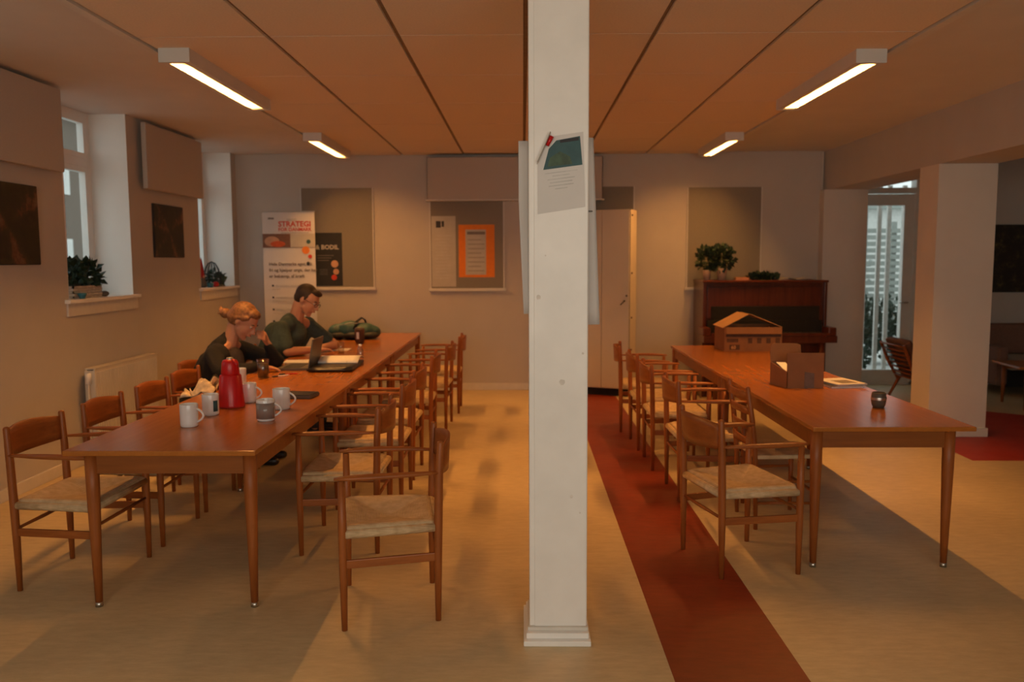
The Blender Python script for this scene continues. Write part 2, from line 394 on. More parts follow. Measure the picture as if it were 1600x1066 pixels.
# windows
def window(n, y0, y1, x=-3.86, detail=True):
    wn = struct(bx('window_%d' % n, 'white_gloss', None, x - .035, x + .035, y0, y1, ZS - .03, ZS + .035))
    fr = lambda nm, ya, yb, za, zb, mt='white_gloss', dx=.035: bx(nm, mt, wn, x - dx, x + dx, ya, yb, za, zb, .004)
    fr('frame_stile', y0, y0 + .06, ZS + .035, ZT); fr('frame_stile', y1 - .06, y1, ZS + .035, ZT); fr('frame_head', y0 + .06, y1 - .06, ZT - .05, ZT)
    fr('mullion', (y0 + y1) / 2 - .035, (y0 + y1) / 2 + .035, ZS + .035, ZT - .05)
    zt = 2.43
    for ya, yb in ((y0 + .06, (y0 + y1) / 2 - .035), ((y0 + y1) / 2 + .035, y1 - .06)):
        fr('transom', ya, yb, zt, zt + .075)
        for za, zb in ((ZS + .035, zt), (zt + .075, ZT - .05)):
            b = bmesh.new(); k = .045; d = .022
            box(b, x - d, x + d + .012, ya, ya + k, za, zb); box(b, x - d, x + d + .012, yb - k, yb, za, zb)
            box(b, x - d, x + d + .012, ya + k, yb - k, za, za + k); box(b, x - d, x + d + .012, ya + k, yb - k, zb - k, zb)
            sash = link('sash', b, 'white_gloss', wn)
            bx('glass_pane', 'pane_glass', sash, x - .004, x + .004, ya + k, yb - k, za + k, zb - k)
    for ya, yb in ((y0, y0 + .004), (y1 - .004, y1)): bx('reveal_lining', 'reveal_white', wn, x + .035, WX, ya, yb, ZS, ZT)
    return wn
for i, (a, c) in enumerate(WIN): window(i + 1, a, c)
for i, (a, c) in enumerate(WIN):
    s = struct(bx('sill_%d' % (i + 1), 'white_gloss', None, WX - .33, WX + .045, a - .06, c + .06, ZS - .03, ZS, .006))
    bx('sill_apron', 'trim_white', s, WX, WX + .016, a - .04, c + .05, ZS - .13, ZS - .03, .003)

# glazed terrace door in the annex
DX0, DX1, DY = 4.13, 4.93, 10.66
dr = struct(bx('door_1', 'white_gloss', None, DX0, DX1, DY - .03, DY + .03, .04, .19, .004))
bx('stile', 'white_gloss', dr, DX0, DX0 + .10, DY - .03, DY + .03, .19, 2.41, .004)
bx('stile', 'white_gloss', dr, DX1 - .13, DX1, DY - .03, DY + .03, .19, 2.41, .004)
bx('rail', 'white_gloss', dr, DX0 + .10, DX1 - .13, DY - .03, DY + .03, 2.27, 2.41, .004)
bx('glass_pane', 'pane_glass', dr, DX0 + .10, DX1 - .13, DY - .004, DY + .004, .19, 2.27)
b = bmesh.new(); tube(b, [(DX1 - .06, DY - .03, 1.05), (DX1 - .06, DY - .075, 1.05), (DX1 - .17, DY - .08, 1.05)], .009, 8); link('door_handle', b, 'steel', dr, True)
b = bmesh.new(); box(b, DX1, 5.06, DY - .05, DY + .1, 0, 2.66); box(b, DX0 - .02, DX1, DY - .05, DY + .1, 2.42, 2.49); box(b, DX0 - .02, DX1, DY - .05, DY + .1, 2.62, 2.66); box(b, DX0 - .02, 5.06, DY - .05, DY + .1, 0, .04)
df = struct(link('trim_3', b, 'white_gloss')); bx('glass_pane', 'pane_glass', df, DX0, DX1, DY - .004, DY + .004, 2.49, 2.62)

# the square pillar in the middle with a stepped plinth
PX0, PX1, PY0, PY1 = .024, .266, 3.40, 3.645
pil = struct(bx('pillar', 'white_gloss', None, PX0, PX1, PY0, PY1, 0, CZ, .004))
bx('face_board', 'white_gloss', pil, PX0 + .022, PX1 - .004, PY0 - .006, PY0, .05, CZ - .02, .001)
for sx, sz, sr in ((.063, 1.452, .010), (.092, 1.62, .0035), (.245, 1.22, .005), (.20, .62, .007), (.235, .55, .004), (.16, 1.10, .012)):
    b = bmesh.new(); n = 9; vv = [b.verts.new((sx + sr * math.cos(2 * PI * q / n) * (.8 + .4 * random.random()), PY0 - .0064, sz + sr * math.sin(2 * PI * q / n) * (.8 + .5 * random.random()))) for q in range(n)]; ff = b.faces.new(vv); link('paint_chip', b, 'chip_grey', pil)
b = bmesh.new(); box(b, -.001, .279, 3.325, 3.70, 0, .022, .003); link('plinth', b, 'white_gloss', pil)
b = bmesh.new(); box(b, .010, .272, 3.352, 3.685, .022, .045, .003); link('plinth', b, 'white_gloss', pil)
b = bmesh.new(); box(b, .016, .270, 3.378, 3.665, .045, .060, .002); link('plinth', b, 'trim_white', pil)

# ================================================================= OUTSIDE
struct(bx('ground_outside', 'exterior_ground', None, -30, -3.95, -10, 30, -.3, -.02))
struct(bx('ground_terrace', 'exterior_white', None, 3.0, 12, 10.9, 22, -.1, -.01))
bl = thing('apartment_building', 'brown brick building across the yard seen through the nearer left window', 'building', (-16, 24, 0))
bx('wall', 'brick_far', bl, -.5, .5, -9, 9.0, 0, 6.5)
bx('roof', 'exterior_grey', bl, -.7, .8, -9.2, 9.2, 6.5, 6.8)
for k, (y, z) in enumerate([(-3.0, .9), (-.6, .9), (1.8, .9), (-3.0, 3.9), (-.6, 3.9), (1.8, 3.9), (4, .9), (4, 3.9), (-5.4, .9), (-5.4, 3.9)]):
    wf = bx('window', 'exterior_white', bl, .5, .56, y - .55, y + .55, z, z + 1.5); bx('pane', 'pane_glass', wf, .56, .565, y - .45, y + .45, z + .1, z + 1.4)
rl = thing('railing', 'white vertical bars standing outside the terrace door', 'railing', (4.6, 11.0, 0))
for x in (-.30, -.135, .045, .17, .36, .55): bx('bar', 'exterior_white', rl, x - .026, x + .026, -.02, .02, 0, 2.55, .004)
bx('rail', 'exterior_white', rl, -.45, .7, -.025, .025, .06, .12)
fe = thing('slatted_screen', 'grey horizontal slatted screen beyond the white bars', 'screen', (5.9, 13.6, 0))
for k in range(15): bx('slat', 'exterior_grey', fe, -.65, .9, -.015, .015, .55 + k * .105, .55 + k * .105 + .07)
for x in (-.65, .1, .88): bx('post', 'exterior_grey', fe, x - .04, x + .04, .015, .08, 0, 2.2)
def bush(label, loc, spread, n, size, seed, cat='shrub', mat='leaf_dark'):
    r = random.Random(seed); t = thing('shrub', label, cat, loc)
    b = bmesh.new(); leaves(b, (0, 0, spread[2]), spread, n, size, r); o = link('foliage', b, mat, t); o['kind'] = 'stuff'
    b = bmesh.new()
    for k in range(4): tube(b, [(0, 0, 0), (r.uniform(-.2, .2), r.uniform(-.1, .1), spread[2] * 1.1)], [.02, .008], 6)
    link('stem', b, 'stone_dark', t)
bush('dark leafy shrub low behind the left bars outside the terrace door', (4.75, 12.0, 0), (.42, .3, .55), 700, .09, 3)
bush('dark leafy shrub low in front of the slatted screen outside', (5.55, 12.8, 0), (.5, .3, .5), 700, .09, 4)
bush('pale grey frosted bush high behind the bars on the left outside', (5.6, 15.5, 0), (.8, .5, 1.3), 500, .14, 5, mat='exterior_grey')
ob = thing('garden_shed', 'pale garden shed behind the slatted screen outside', 'shed', (7.6, 17, 0))
bx('wall', 'exterior_white', ob, -1.6, 2.5, 0, 1.5, 0, 2.6); b = bmesh.new(); box(b, -1.9, 2.8, -.2, 1.7, 2.6, 2.75); link('roof', b, 'exterior_grey', ob)

# ================================================================= CEILING LAMPS
def lamp(label, x0, x1, y0, y1, side):
    """white batten housing, open below, with one tube on the outer side; side=+1: tube towards +x"""
    cx, cy = (x0 + x1) / 2, (y0 + y1) / 2; hw, hl = (x1 - x0) / 2, (y1 - y0) / 2; z0, z1 = CZ - .100, CZ - .008
    t = thing('ceiling_lamp', label, 'lamp', (cx, cy, z0), 0, 'batten lamps on the ceiling'); H = z1 - z0
    b = bmesh.new()
    box(b, -hw, hw, -hl, hl, H - .02, H); box(b, -hw, -hw + .012, -hl, hl, 0, H - .02); box(b, hw - .012, hw, -hl, hl, 0, H - .02)
    box(b, -hw + .012, -hw + .045, -hl, hl, 0, .008); box(b, hw - .045, hw - .012, -hl, hl, 0, .008)
    link('housing', b, 'lamp_white', t)
    for s in (-1, 1): bx('end_cap', 'lamp_white', t, -hw - .002, hw + .002, s * hl - .01, s * hl + .01, -.004, H, .003)
    b = bmesh.new(); tx = side * .022
    box(b, -hw + .014, hw - .014, -hl + .012, hl - .012, H - .028, H - .021); link('reflector', b, 'lamp_white', t)
    b = bmesh.new(); tube(b, [(tx, -hl + .075, .042), (tx, hl - .075, .042)], .013, 10); tb = link('tube', b, 'tube_glow', t, True)
    b = bmesh.new(); nf = int(2 * hl / .048)
    for q in range(1, nf): y = -hl + q * 2 * hl / nf; box(b, -hw + .045, hw - .045, y - .0012, y + .0012, .001, .027)
    lv = link('louvre', b, 'lamp_white', t); lv['kind'] = 'stuff'
    for s in (-1, 1):
        b = bmesh.new(); box(b, tx - .014, tx + .014, s * (hl - .06) - .015, s * (hl - .06) + .015, .027, H - .02); link('tube_holder', b, 'lamp_white', t)
    # small ceiling bracket that carries the housing
    bx('bracket', 'lamp_white', t, -hw * .6, hw * .6, -hl * .9, hl * .9, H, H + .008)
    return t
lamp('white batten lamp nearest on the left, above the mugs end of the left table', -2.185, -2.0, 5.12, 6.72, -1)
lamp('white batten lamp far on the left, close to the back wall', -2.19, -2.005, 8.44, 9.82, -1)
lamp('white batten lamp nearest on the right, above the right table', 2.045, 2.23, 5.27, 6.87, 1)
lamp('white batten lamp far on the right, in front of the grey board over the piano', 2.045, 2.23, 8.58, 9.86, 1)

# ================================================================= TABLES
TZ = .75
def make_table(label, x0, x1, y0, y1, lx0, lx1, group):
    cx, cy = (x0 + x1) / 2, (y0 + y1) / 2; hx, hy = (x1 - x0) / 2, (y1 - y0) / 2; a0, a1 = lx0 - cx, lx1 - cx
    t = thing('dining_table', label, 'table', (cx, cy, 0), 0, group)
    b = bmesh.new(); box(b, -hx, hx, -hy, hy, TZ - .024, TZ, .005); link('tabletop', b, 'table_wood', t)
    ly = hy - .055
    for s in (-1, 1):
        bx('apron', 'apron_wood_shaded', t, a0 + .02, a1 - .02, s * ly - .011, s * ly + .011, TZ - .115, TZ - .024)
    for xx in (a0, a1): bx('apron', 'apron_wood_shaded', t, xx - .011, xx + .011, -ly + .02, ly - .02, TZ - .115, TZ - .024)
    for xx in (a0, a1):
        for s in (-1, 1):
            b = bmesh.new(); z1 = TZ - .024
            tube(b, [(xx, s * ly, .02), (xx, s * ly, .3), (xx, s * ly, .55), (xx, s * ly, z1)], [.0165, .024, .030, .031], 14)
            lg = link('leg', b, 'chair_wood', t, True)
            b = bmesh.new(); tube(b, [(xx, s * ly, 0), (xx, s * ly, .022)], [.0172, .018], 14); link('leg_ferrule', b, 'steel', lg, True)
    return t
L0, LL = 3.672, 2.066
for k, lb in enumerate(('orange-brown wooden table nearest on the left, with the mugs and red thermos on it', 'middle wooden table of the left row, with the laptop and black folder on it', 'farthest wooden table of the left row, with the teal bag on it')):
    make_table(lb, -2.090, -1.212, L0 + k * LL + .002, L0 + (k + 1) * LL - .002, -1.985, -1.255, 'tables of the left row')
R0, RL = 4.185, 2.052
for k, lb in enumerate(('orange-brown wooden table nearest on the right, with the small dark glass on it', 'far wooden table on the right, with the gabled cardboard box on it')):
    make_table(lb, 1.474, 2.30, R0 + k * RL + .002, R0 + (k + 1) * RL - .002, 1.512, 2.19, 'tables of the right row')

# ================================================================= ARMCHAIRS
def make_armchair(label):
    """origin on the floor, front = +x"""
    t = thing('armchair', label, 'chair')
    FX, FW, BX, BW = .205, .258, -.205, .222; AZ = .675; TB = .815
    for s in (-1, 1):
        b = bmesh.new(); tube(b, [(FX, s * FW, 0), (FX, s * FW, .25), (FX, s * FW, .45), (FX, s * FW, AZ - .01)], [.0125, .0175, .019, .015], 12); link('leg', b, 'chair_wood', t, True)
        b = bmesh.new(); tube(b, [(BX, s * BW, 0), (BX - .002, s * BW, .28), (BX - .005, s * BW, .45), (BX - .010, s * BW * 1.005, .64), (BX - .018, s * BW * 1.01, TB - .012), (BX - .0182, s * BW * 1.01, TB - .004), (BX - .0184, s * BW * 1.01, TB)], [.0125, .018, .0195, .0185, .0155, .0135, .006], 12); link('leg', b, 'chair_wood', t, True)
        # arm: slim paddle, widest past the middle, dark rounded tip overshooting the front leg
        n = 9; ax = [BX - .015 + (FX + .03 - BX + .015) * i / n for i in range(n + 1)]
        ayy = [s * (BW + .005 + (FW - BW + .002) * (i / n) + .018 * math.sin(PI * i / n)) for i in range(n + 1)]
        rr = [.010, .013, .016, .018, .020, .021, .021, .020, .018, .010]
        b = bmesh.new(); tube(b, [(x, y, AZ + .004 * math.sin(PI * i / n)) for i, (x, y) in enumerate(zip(ax, ayy))], rr, 10, flat=(1.15, .62)); link('arm', b, 'chair_wood_x', t, True)
        # side rails: flat low stretcher and thin upper one
        tm = Matrix.Translation(((FX + BX) / 2, s * (FW + BW) / 2, .295)) @ Matrix.Rotation(math.atan2(s * (FW - BW), FX - BX), 4, 'Z')
        b = bmesh.new(); box(b, -.20, .20, -.008, .008, -.019, .019, .004, None); 
        for v in b.verts: v.co = tm @ v.co
        link('stretcher', b, 'chair_wood_x', t)
        b = bmesh.new(); tube(b, [(BX, s * BW, .425), (FX, s * FW, .425)], .012, 8); link('seat_rail', b, 'chair_wood_x', t, True)
    for x, wdt, z in ((FX, FW, .425), (BX - .004, BW, .425)):
        b = bmesh.new(); tube(b, [(x, -wdt, z), (x, wdt, z)], .012, 8); link('seat_rail', b, 'chair_wood_y', t, True)
    for x, wdt, z in ((FX, FW, .335), (BX - .002, BW, .31)):
        b = bmesh.new(); tube(b, [(x, -wdt, z), (x, 0, z), (x, wdt, z)], [.007, .010, .007], 8); link('stretcher', b, 'chair_wood_y', t, True)
    # backrest: curved board between the rear posts, upper edge arched
    b = bmesh.new(); n = 12
    def bp(u, v):
        y = (u * 2 - 1) * (BW * 1.01 - .004); q = 1 - (u * 2 - 1) ** 2
        z0 = .665 - .012 * q; z1 = .785 + .022 * q; z = z0 + (z1 - z0) * v
        return (BX - .012 - .052 * q - .008 * v, y, z)
    sheet(b, bp, n, 4, .013); link('backrest', b, 'chair_wood_y', t, True)
    # woven seat: envelope of four sloping quarters, rolled over the rails
    b = bmesh.new(); N = 24
    def sp(u, v):
        x = BX + .012 + (FX - BX - .004) * u; hw = BW - .004 + (FW - BW) * u; y = (v * 2 - 1) * hw
        e = min(u, 1 - u, v, 1 - v) * 2; z = .456 - .040 * min(1, e * 1.05) - (.014 if e < .02 else 0) - (.005 if abs(min(u, 1 - u) - min(v, 1 - v)) < .03 else 0)
        return (x, y, z)
    sheet(b, sp, N, N, .014)
    # cord wrapped round the front and back rails
    tube(b, [(FX, -FW + .018, .428), (FX, FW - .018, .428)], .021, 10); tube(b, [(BX + .002, -BW + .018, .428), (BX + .002, BW - .018, .428)], .021, 10)
    for s in (-1, 1): tube(b, [(BX + .012, s * (BW - .001), .428), (FX - .012, s * (FW - .001), .428)], .020, 10)
    link('seat', b, 'paper_cord', t, True)
    return t
AX = make_armchair('wooden armchair nearest on the window side, by the near left table corner')
GL, GR, GW = 'armchairs along the window side of the left tables', 'armchairs along the aisle side of the left tables', 'armchairs along the right tables'
AX.location = (-2.255, 4.125, 0); AX.rotation_euler = (0, 0, -.04); AX['group'] = GL
for x, y, rz, lb, g in [
    (-2.245, 4.80, 0.01, 'wooden armchair second from the near end of the window side, before the radiator', GL),
    (-2.245, 5.45, 0.0, 'wooden armchair third from the near end on the window side, cream scarf before it', GL),
    (-2.27, 6.06, -.02, 'wooden armchair on the window side, just in front of the woman in black', GL),
    (-2.47, 6.66, 0.0, 'wooden armchair the woman in black sits on', GL),
    (-2.36, 7.72, 0.0, 'wooden armchair the man in the green t-shirt sits on', GL),
    (-.622, 3.765, PI + .17, 'wooden armchair pulled out alone at the near aisle corner of the left table', GR),
    (-1.01, 4.66, PI, 'wooden armchair on the aisle side, tucked in just behind the pulled-out one', GR),
    (-1.0, 5.50, PI, 'wooden armchair third along the aisle side, left of the pillar', GR),
    (-1.01, 6.20, PI - .02, 'wooden armchair fourth along the aisle side of the left tables', GR),
    (-.99, 7.10, PI + .03, 'wooden armchair fifth along the aisle side of the left tables', GR),
    (-.93, 7.98, PI - .03, 'wooden armchair second from the back wall on the aisle side of the left tables', GR),
    (-.89, 8.86, PI + .02, 'wooden armchair nearest the back wall on the aisle side of the left tables', GR),
    (1.138, 4.335, .25, 'wooden armchair nearest on the right, standing on the red floor strip by the table corner', GW),
    (1.235, 5.64, .02, 'wooden armchair on the right just behind the ladder-back chair', GW),
    (1.19, 6.46, 0.0, 'wooden armchair third along the right tables', GW),
    (1.17, 7.14, .02, 'wooden armchair fourth along the right tables', GW),
    (1.14, 7.86, -.12, 'wooden armchair farthest along the right tables, by the white cabinet', GW)]:
    dup(AX, (x, y, 0), rz, lb, g)
# ladder-back chair
def make_ladder(label, loc, rz):
    t = thing('ladder_back_chair', label, 'chair', loc, rz); BX, FX, W = -.17, .19, .175; TZ2 = .86
    for s in (-1, 1):
        b = bmesh.new(); tube(b, [(BX + .01, s * W, 0), (BX, s * W, .42), (BX - .025, s * W, .66), (BX - .055, s * W, TZ2 - .01), (BX - .056, s * W, TZ2)], [.012, .016, .016, .014, .008], 10); link('leg', b, 'chair_wood', t, True)
        b = bmesh.new(); tube(b, [(FX, s * (W + .02), 0), (FX, s * (W + .02), .44)], [.012, .017], 10); link('leg', b, 'chair_wood', t, True)
        for z in (.16, .29):
            b = bmesh.new(); tube(b, [(BX, s * W, z), (FX, s * (W + .02), z)], .009, 8); link('stretcher', b, 'chair_wood_x', t, True)
    for z in (.22,):
        b = bmesh.new(); tube(b, [(FX, -W, z), (FX, W, z)], .009, 8); link('stretcher', b, 'chair_wood_y', t, True)
    for z in (.52, .615, .71, .80):
        b = bmesh.new(); off = -.055 * (z - .42) / .44
        sheet(b, lambda u, v: (BX + off - .035 * (1 - (2 * u - 1) ** 2), (2 * u - 1) * (W - .004), z - .02 + .04 * v + .008 * (1 - (2 * u - 1) ** 2)), 10, 2, .010); link('back_slat', b, 'chair_wood_x', t, True)
    b = bmesh.new(); box(b, BX + .005, FX + .015, -W - .01, W + .01, .425, .45, .007); link('seat', b, 'paper_cord', t)
make_ladder('wooden ladder-back chair without arms, pushed in at the near right table', (1.53, 5.03, 0), .06)

# ================================================================= WALL THINGS, LEFT
def wall_panel(label, y0, y1, z0, z1, cat='acoustic panel'):
    t = thing('acoustic_panel', label, cat, (WX, (y0 + y1) / 2, z0), 0, 'pale panels high on the left wall')
    hl = (y1 - y0) / 2; b = bmesh.new(); box(b, .05, .095, -hl, hl, 0, z1 - z0, .006); link('panel', b, 'panel_fabric', t)
    for s in (-1, 1): bx('batten', 'stone_dark', t, 0, .05, s * hl * .8 - .02, s * hl * .8 + .02, .03, z1 - z0 - .03)
wall_panel('large pale panel on the left wall above the bigger dark painting', 5.15, 6.24, 2.27, 2.87)
wall_panel('pale panel on the left wall between the two windows', 7.62, 8.94, 2.27, 2.86)
def painting(name, label, mat, on, c, w2, h2):
    t = thing(name, label, 'painting', c)
    b = bmesh.new()
    if on == 'x': box(b, 0, .022, -w2, w2, -h2, h2, .003); link('canvas', b, mat, t); bx('stretcher_frame', 'canvas_dark', t, 0, .016, -w2 - .004, w2 + .004, -h2 - .004, h2 + .004)
    else: box(b, -w2, w2, -.022, 0, -h2, h2, .003); link('canvas', b, mat, t); bx('stretcher_frame', 'canvas_dark', t, -w2 - .004, w2 + .004, -.016, 0, -h2 - .004, h2 + .004)
painting('painting', 'larger dark painting at the left edge, below the large pale panel', 'painting_warm', 'x', (WX, 5.62, 1.865), .37, .275)
painting('painting', 'small dark painting on the left wall between the windows', 'painting_small', 'x', (WX, 8.225, 1.90), .335, .25)
painting('painting', 'dark painting above the sofa in the side room', 'painting_gold', 'y', (6.62, 10.615, 1.60), .70, .42)
# radiator
t = thing('radiator', 'white panel radiator under the nearer left window', 'radiator', (WX, 6.46, .15))
b = bmesh.new(); n = 34; L = 1.12
for s in (0, 1):
    x0 = .05 + s * .062
    box(b, x0, x0 + .012, 0, L, 0, .61, .002)
for k in range(n): y = .02 + k * (L - .04) / (n - 1); box(b, .124, .129, y - .009, y + .009, .03, .58)
link('front_panel', b, 'radiator_white', t)
bx('end_grille', 'radiator_white', t, .045, .128, -.006, 0, .01, .60); bx('top_grille', 'radiator_white', t, .045, .128, 0, L, .61, .618)
b = bmesh.new(); tube(b, [(.085, -.03, -.15), (.085, -.03, .50), (.085, -.015, .54), (.085, .01, .54)], .010, 8); link('pipe', b, 'radiator_white', t, True)
b = bmesh.new(); tube(b, [(.085, -.03, .50), (.085, -.03, .585)], .022, 12); link('valve', b, 'white_gloss', t, True)
for y in (.15, L - .15): bx('bracket', 'radiator_white', t, 0, .05, y - .02, y + .02, .1, .5)

# things on the window sills
def potplant(label, loc, pot_r, pot_h, spread, n, size, seed, potmat, leafmat='leaf_dark', lift=.7, group=None):
    r = random.Random(seed); t = thing('potted_plant', label, 'plant', loc, 0, group)
    b = bmesh.new(); lathe(b, [(0, 0), (pot_r * .72, 0), (pot_r, pot_h * .96), (pot_r, pot_h), (pot_r * .88, pot_h), (pot_r * .8, pot_h * .86), (0, pot_h * .86)], 18); link('pot', b, potmat, t, True)
    b = bmesh.new(); leaves(b, (0, 0, pot_h + spread[2] * lift), spread, n, size, r); o = link('foliage', b, leafmat, t); o['kind'] = 'stuff'
    b = bmesh.new()
    for k in range(5): tube(b, [(0, 0, pot_h * .8), (r.uniform(-.5, .5) * spread[0], r.uniform(-.5, .5) * spread[1], pot_h + spread[2] * r.uniform(.6, 1.3))], [.004, .002], 5)
    link('stem', b, 'leaf_mid', t)
    return t
ZB = ZS
def basket(name, label, cat, loc, w2, d2, h, mat):
    t = thing(name, label, cat, loc); b = bmesh.new(); 
    for k in range(5): 
        z = h * k / 5; g = .004 * (k % 2); box(b, -d2 - g, -d2 + .012, -w2, w2, z + .001, z + h / 5 - .001); box(b, d2 - .012, d2 + g, -w2, w2, z + .001, z + h / 5 - .001); box(b, -d2, d2, -w2 - g, -w2 + .012, z + .001, z + h / 5 - .001); box(b, -d2, d2, w2 - .012, w2 + g, z + .001, z + h / 5 - .001)
    link('side_weave', b, mat, t); bx('bottom', mat, t, -d2 + .012, d2 - .012, -w2 + .012, w2 - .012, .001, .01)
    return t
basket('basket', 'pale low basket on the nearer window sill with plants in it', 'basket', (-3.62, 6.72, ZB), .22, .09, .10, 'basket_pale')
potplant('dark green leafy plant in the pale basket, left one', (-3.62, 6.66, ZB + .012), .055, .10, (.09, .10, .10), 120, .07, 11, 'stone_dark')
potplant('dark green leafy plant in the pale basket, right one nearer the white reveal', (-3.61, 6.84, ZB + .012), .055, .10, (.09, .12, .10), 150, .07, 12, 'stone_dark')
t = thing('vase', 'orange-red vase behind the plants on the nearer sill', 'vase', (-3.70, 6.585, ZB + .012)); b = bmesh.new()
lathe(b, [(0, 0), (.035, 0), (.05, .08), (.042, .16), (.028, .21), (.034, .25), (.028, .25), (.02, .2), (0, .19)], 16); link('vase_body', b, 'terracotta', t, True)
b = bmesh.new(); lathe(b, [(.0352, .22), (.037, .235), (.036, .25)], 16); link('rim', b, 'print_orange', t, True)
t = thing('glazed_dish', 'small blue glazed dish at the sill edge in front of the basket', 'dish', (-3.49, 6.55, ZB)); b = bmesh.new()
lathe(b, [(0, 0), (.02, 0), (.032, .03), (.034, .045), (.03, .045), (.027, .03), (0, .01)], 16); link('bowl', b, 'blue_glaze', t, True); b = bmesh.new(); lathe(b, [(.02, -.0), (.022, .006)], 16); link('foot', b, 'blue_glaze', t, True)
for q, (y, rr) in enumerate([(6.98, .03), (7.03, .024)]):
    b = bmesh.new(); ball(b, (0, 0, rr * .8), (rr * 1.3, rr, rr * .8), 10, 8); o = link('stone', b, 'stone_dark', None, True); o.location = (-3.53 - q * .03, y, ZB)
    tag(o, ('larger' if q == 0 else 'smaller') + ' brown stone beside the basket on the nearer sill', 'stone')
# far sill: wire bird-cage like arch with greenery, red figure, small pots
t = thing('wire_cage', 'arched dark wire cage with greenery on the far window sill', 'ornament', (-3.60, 9.62, ZB)); b = bmesh.new()
for a in range(6):
    an = PI * a / 6; tube(b, [(math.cos(an) * .10 * math.cos(PI * k / 8), math.sin(an) * .13 * math.cos(PI * k / 8), .02 + .27 * math.sin(PI * k / 8)) for k in range(9)], .004, 5)
for z, s in ((.02, 1), (.15, .87)): tube(b, [(math.cos(2 * PI * k / 16) * .10 * s, math.sin(2 * PI * k / 16) * .13 * s, z) for k in range(17)], .004, 5)
link('wire_frame', b, 'ink', t); r = random.Random(5); b = bmesh.new(); leaves(b, (0, 0, .10), (.08, .10, .09), 90, .05, r); o = link('foliage', b, 'leaf_dark', t); o['kind'] = 'stuff'
bx('tray', 'stone_dark', t, -.10, .10, -.14, .14, 0, .018, .003)
t = thing('gnome_figure', 'small red and grey felt figure at the left end of the far sill', 'figure', (-3.60, 9.30, ZB)); b = bmesh.new()
lathe(b, [(0, 0), (.045, 0), (.05, .05), (.03, .12), (0, .13)], 14); link('figure_body', b, 'grey_plastic', t, True); b = bmesh.new(); lathe(b, [(.034, .11), (.028, .2), (.012, .30), (0, .34)], 14); link('hat', b, 'felt_red', t, True)
b = bmesh.new(); ball(b, (.02, 0, .12), .022, 10, 8); link('face', b, 'skin', t, True)
b = bmesh.new(); lathe(b, [(0, 0), (.03, 0), (.04, .05), (.036, .05), (.03, .01), (0, .01)], 14); o = link('bowl', b, 'blue_glaze', None, True); o.location = (-3.52, 9.34, ZB); tag(o, 'small blue bowl in front of the red figure on the far sill', 'bowl')
b = bmesh.new(); ball(b, (0, 0, .032), (.035, .035, .032), 12, 8); o = link('ball_ornament', b, 'felt_red', None, True); o.location = (-3.50, 9.46, ZB); tag(o, 'red ball ornament on the far window sill', 'ornament')
potplant('low brown-green plant at the right end of the far sill', (-3.62, 9.86, ZB), .04, .05, (.06, .10, .05), 80, .05, 14, 'stone_dark', 'leaf_mid')

# ================================================================= BACK WALL
def board(label, x0, x1, z0, z1, y=WY):
    t = thing('pinboard', label, 'noticeboard', ((x0 + x1) / 2, y, z0), 0, 'grey pinboards on the back wall'); h = (x1 - x0) / 2; H = z1 - z0
    bx('felt_panel', 'pinboard', t, -h, h, -.016, 0, 0, H)
    for s in (-1, 1): bx('edge_strip', 'board_edge', t, s * h - .007 + s * .007, s * h + .007 + s * .007, -.02, 0, 0, H)
    bx('ledge', 'board_edge', t, -h - .03, h + .03, -.035, 0, -.035, 0, .003)
    return t
board('grey pinboard behind the rollup banner and the black poster', -2.70, -1.835, 1.285, 2.49)
board('grey pinboard with the orange notice and long white sheet', -1.125, -.24, 1.265, 2.325)
board('grey pinboard largely hidden behind the tall cabinet', .60, 1.345, 1.265, 2.49)
board('grey pinboard above the piano, empty', 2.01, 2.89, 1.265, 2.475)
t = thing('wall_box', 'long pale box cover under the ceiling on the back wall', 'box', (-.09, WY, 2.335)); bx('box_front', 'panel_fabric', t, -1.05, 1.04, -.16, -.02, 0, .50, .006)
bx('box_back', 'stone_dark', t, -1.07, 1.06, -.02, 0, .0, .52); bx('edge_strip', 'board_edge', t, -1.08, 1.07, -.165, 0, -.014, 0)
def flat(name, mat, parent, x0, x1, z0, z1, y, th=.002): return bx(name, mat, parent, x0, x1, y - th, y, z0, z1)
YB = WY - .016
# black poster
t = thing('poster', 'black poster with pale and red dots on the leftmost pinboard', 'poster', (-2.38, YB, 1.30)); flat('poster_sheet', 'print_black', t, -.165, .165, 0, .65, 0)
text('lettering', '& BODIL', .075, 'paper_aged', t, (-.16, -.003, .45), FACE, bold=.002)
for k in range(3): flat('printed_line', 'ink_soft', t, -.14, .06 - k * .03, .37 - k * .03, .376 - k * .03, -.0025, .0008)
disc('printed_dot', 'print_peach', t, .07, -.003, .27, .045); disc('printed_dot', 'print_peach', t, .085, -.003, .175, .036); disc('printed_dot', 'print_red', t, .06, -.003, .105, .034)
for k in range(4): flat('printed_line', 'ink_soft', t, -.12, -.02, .20 - k * .02, .204 - k * .02, -.0025, .0008)
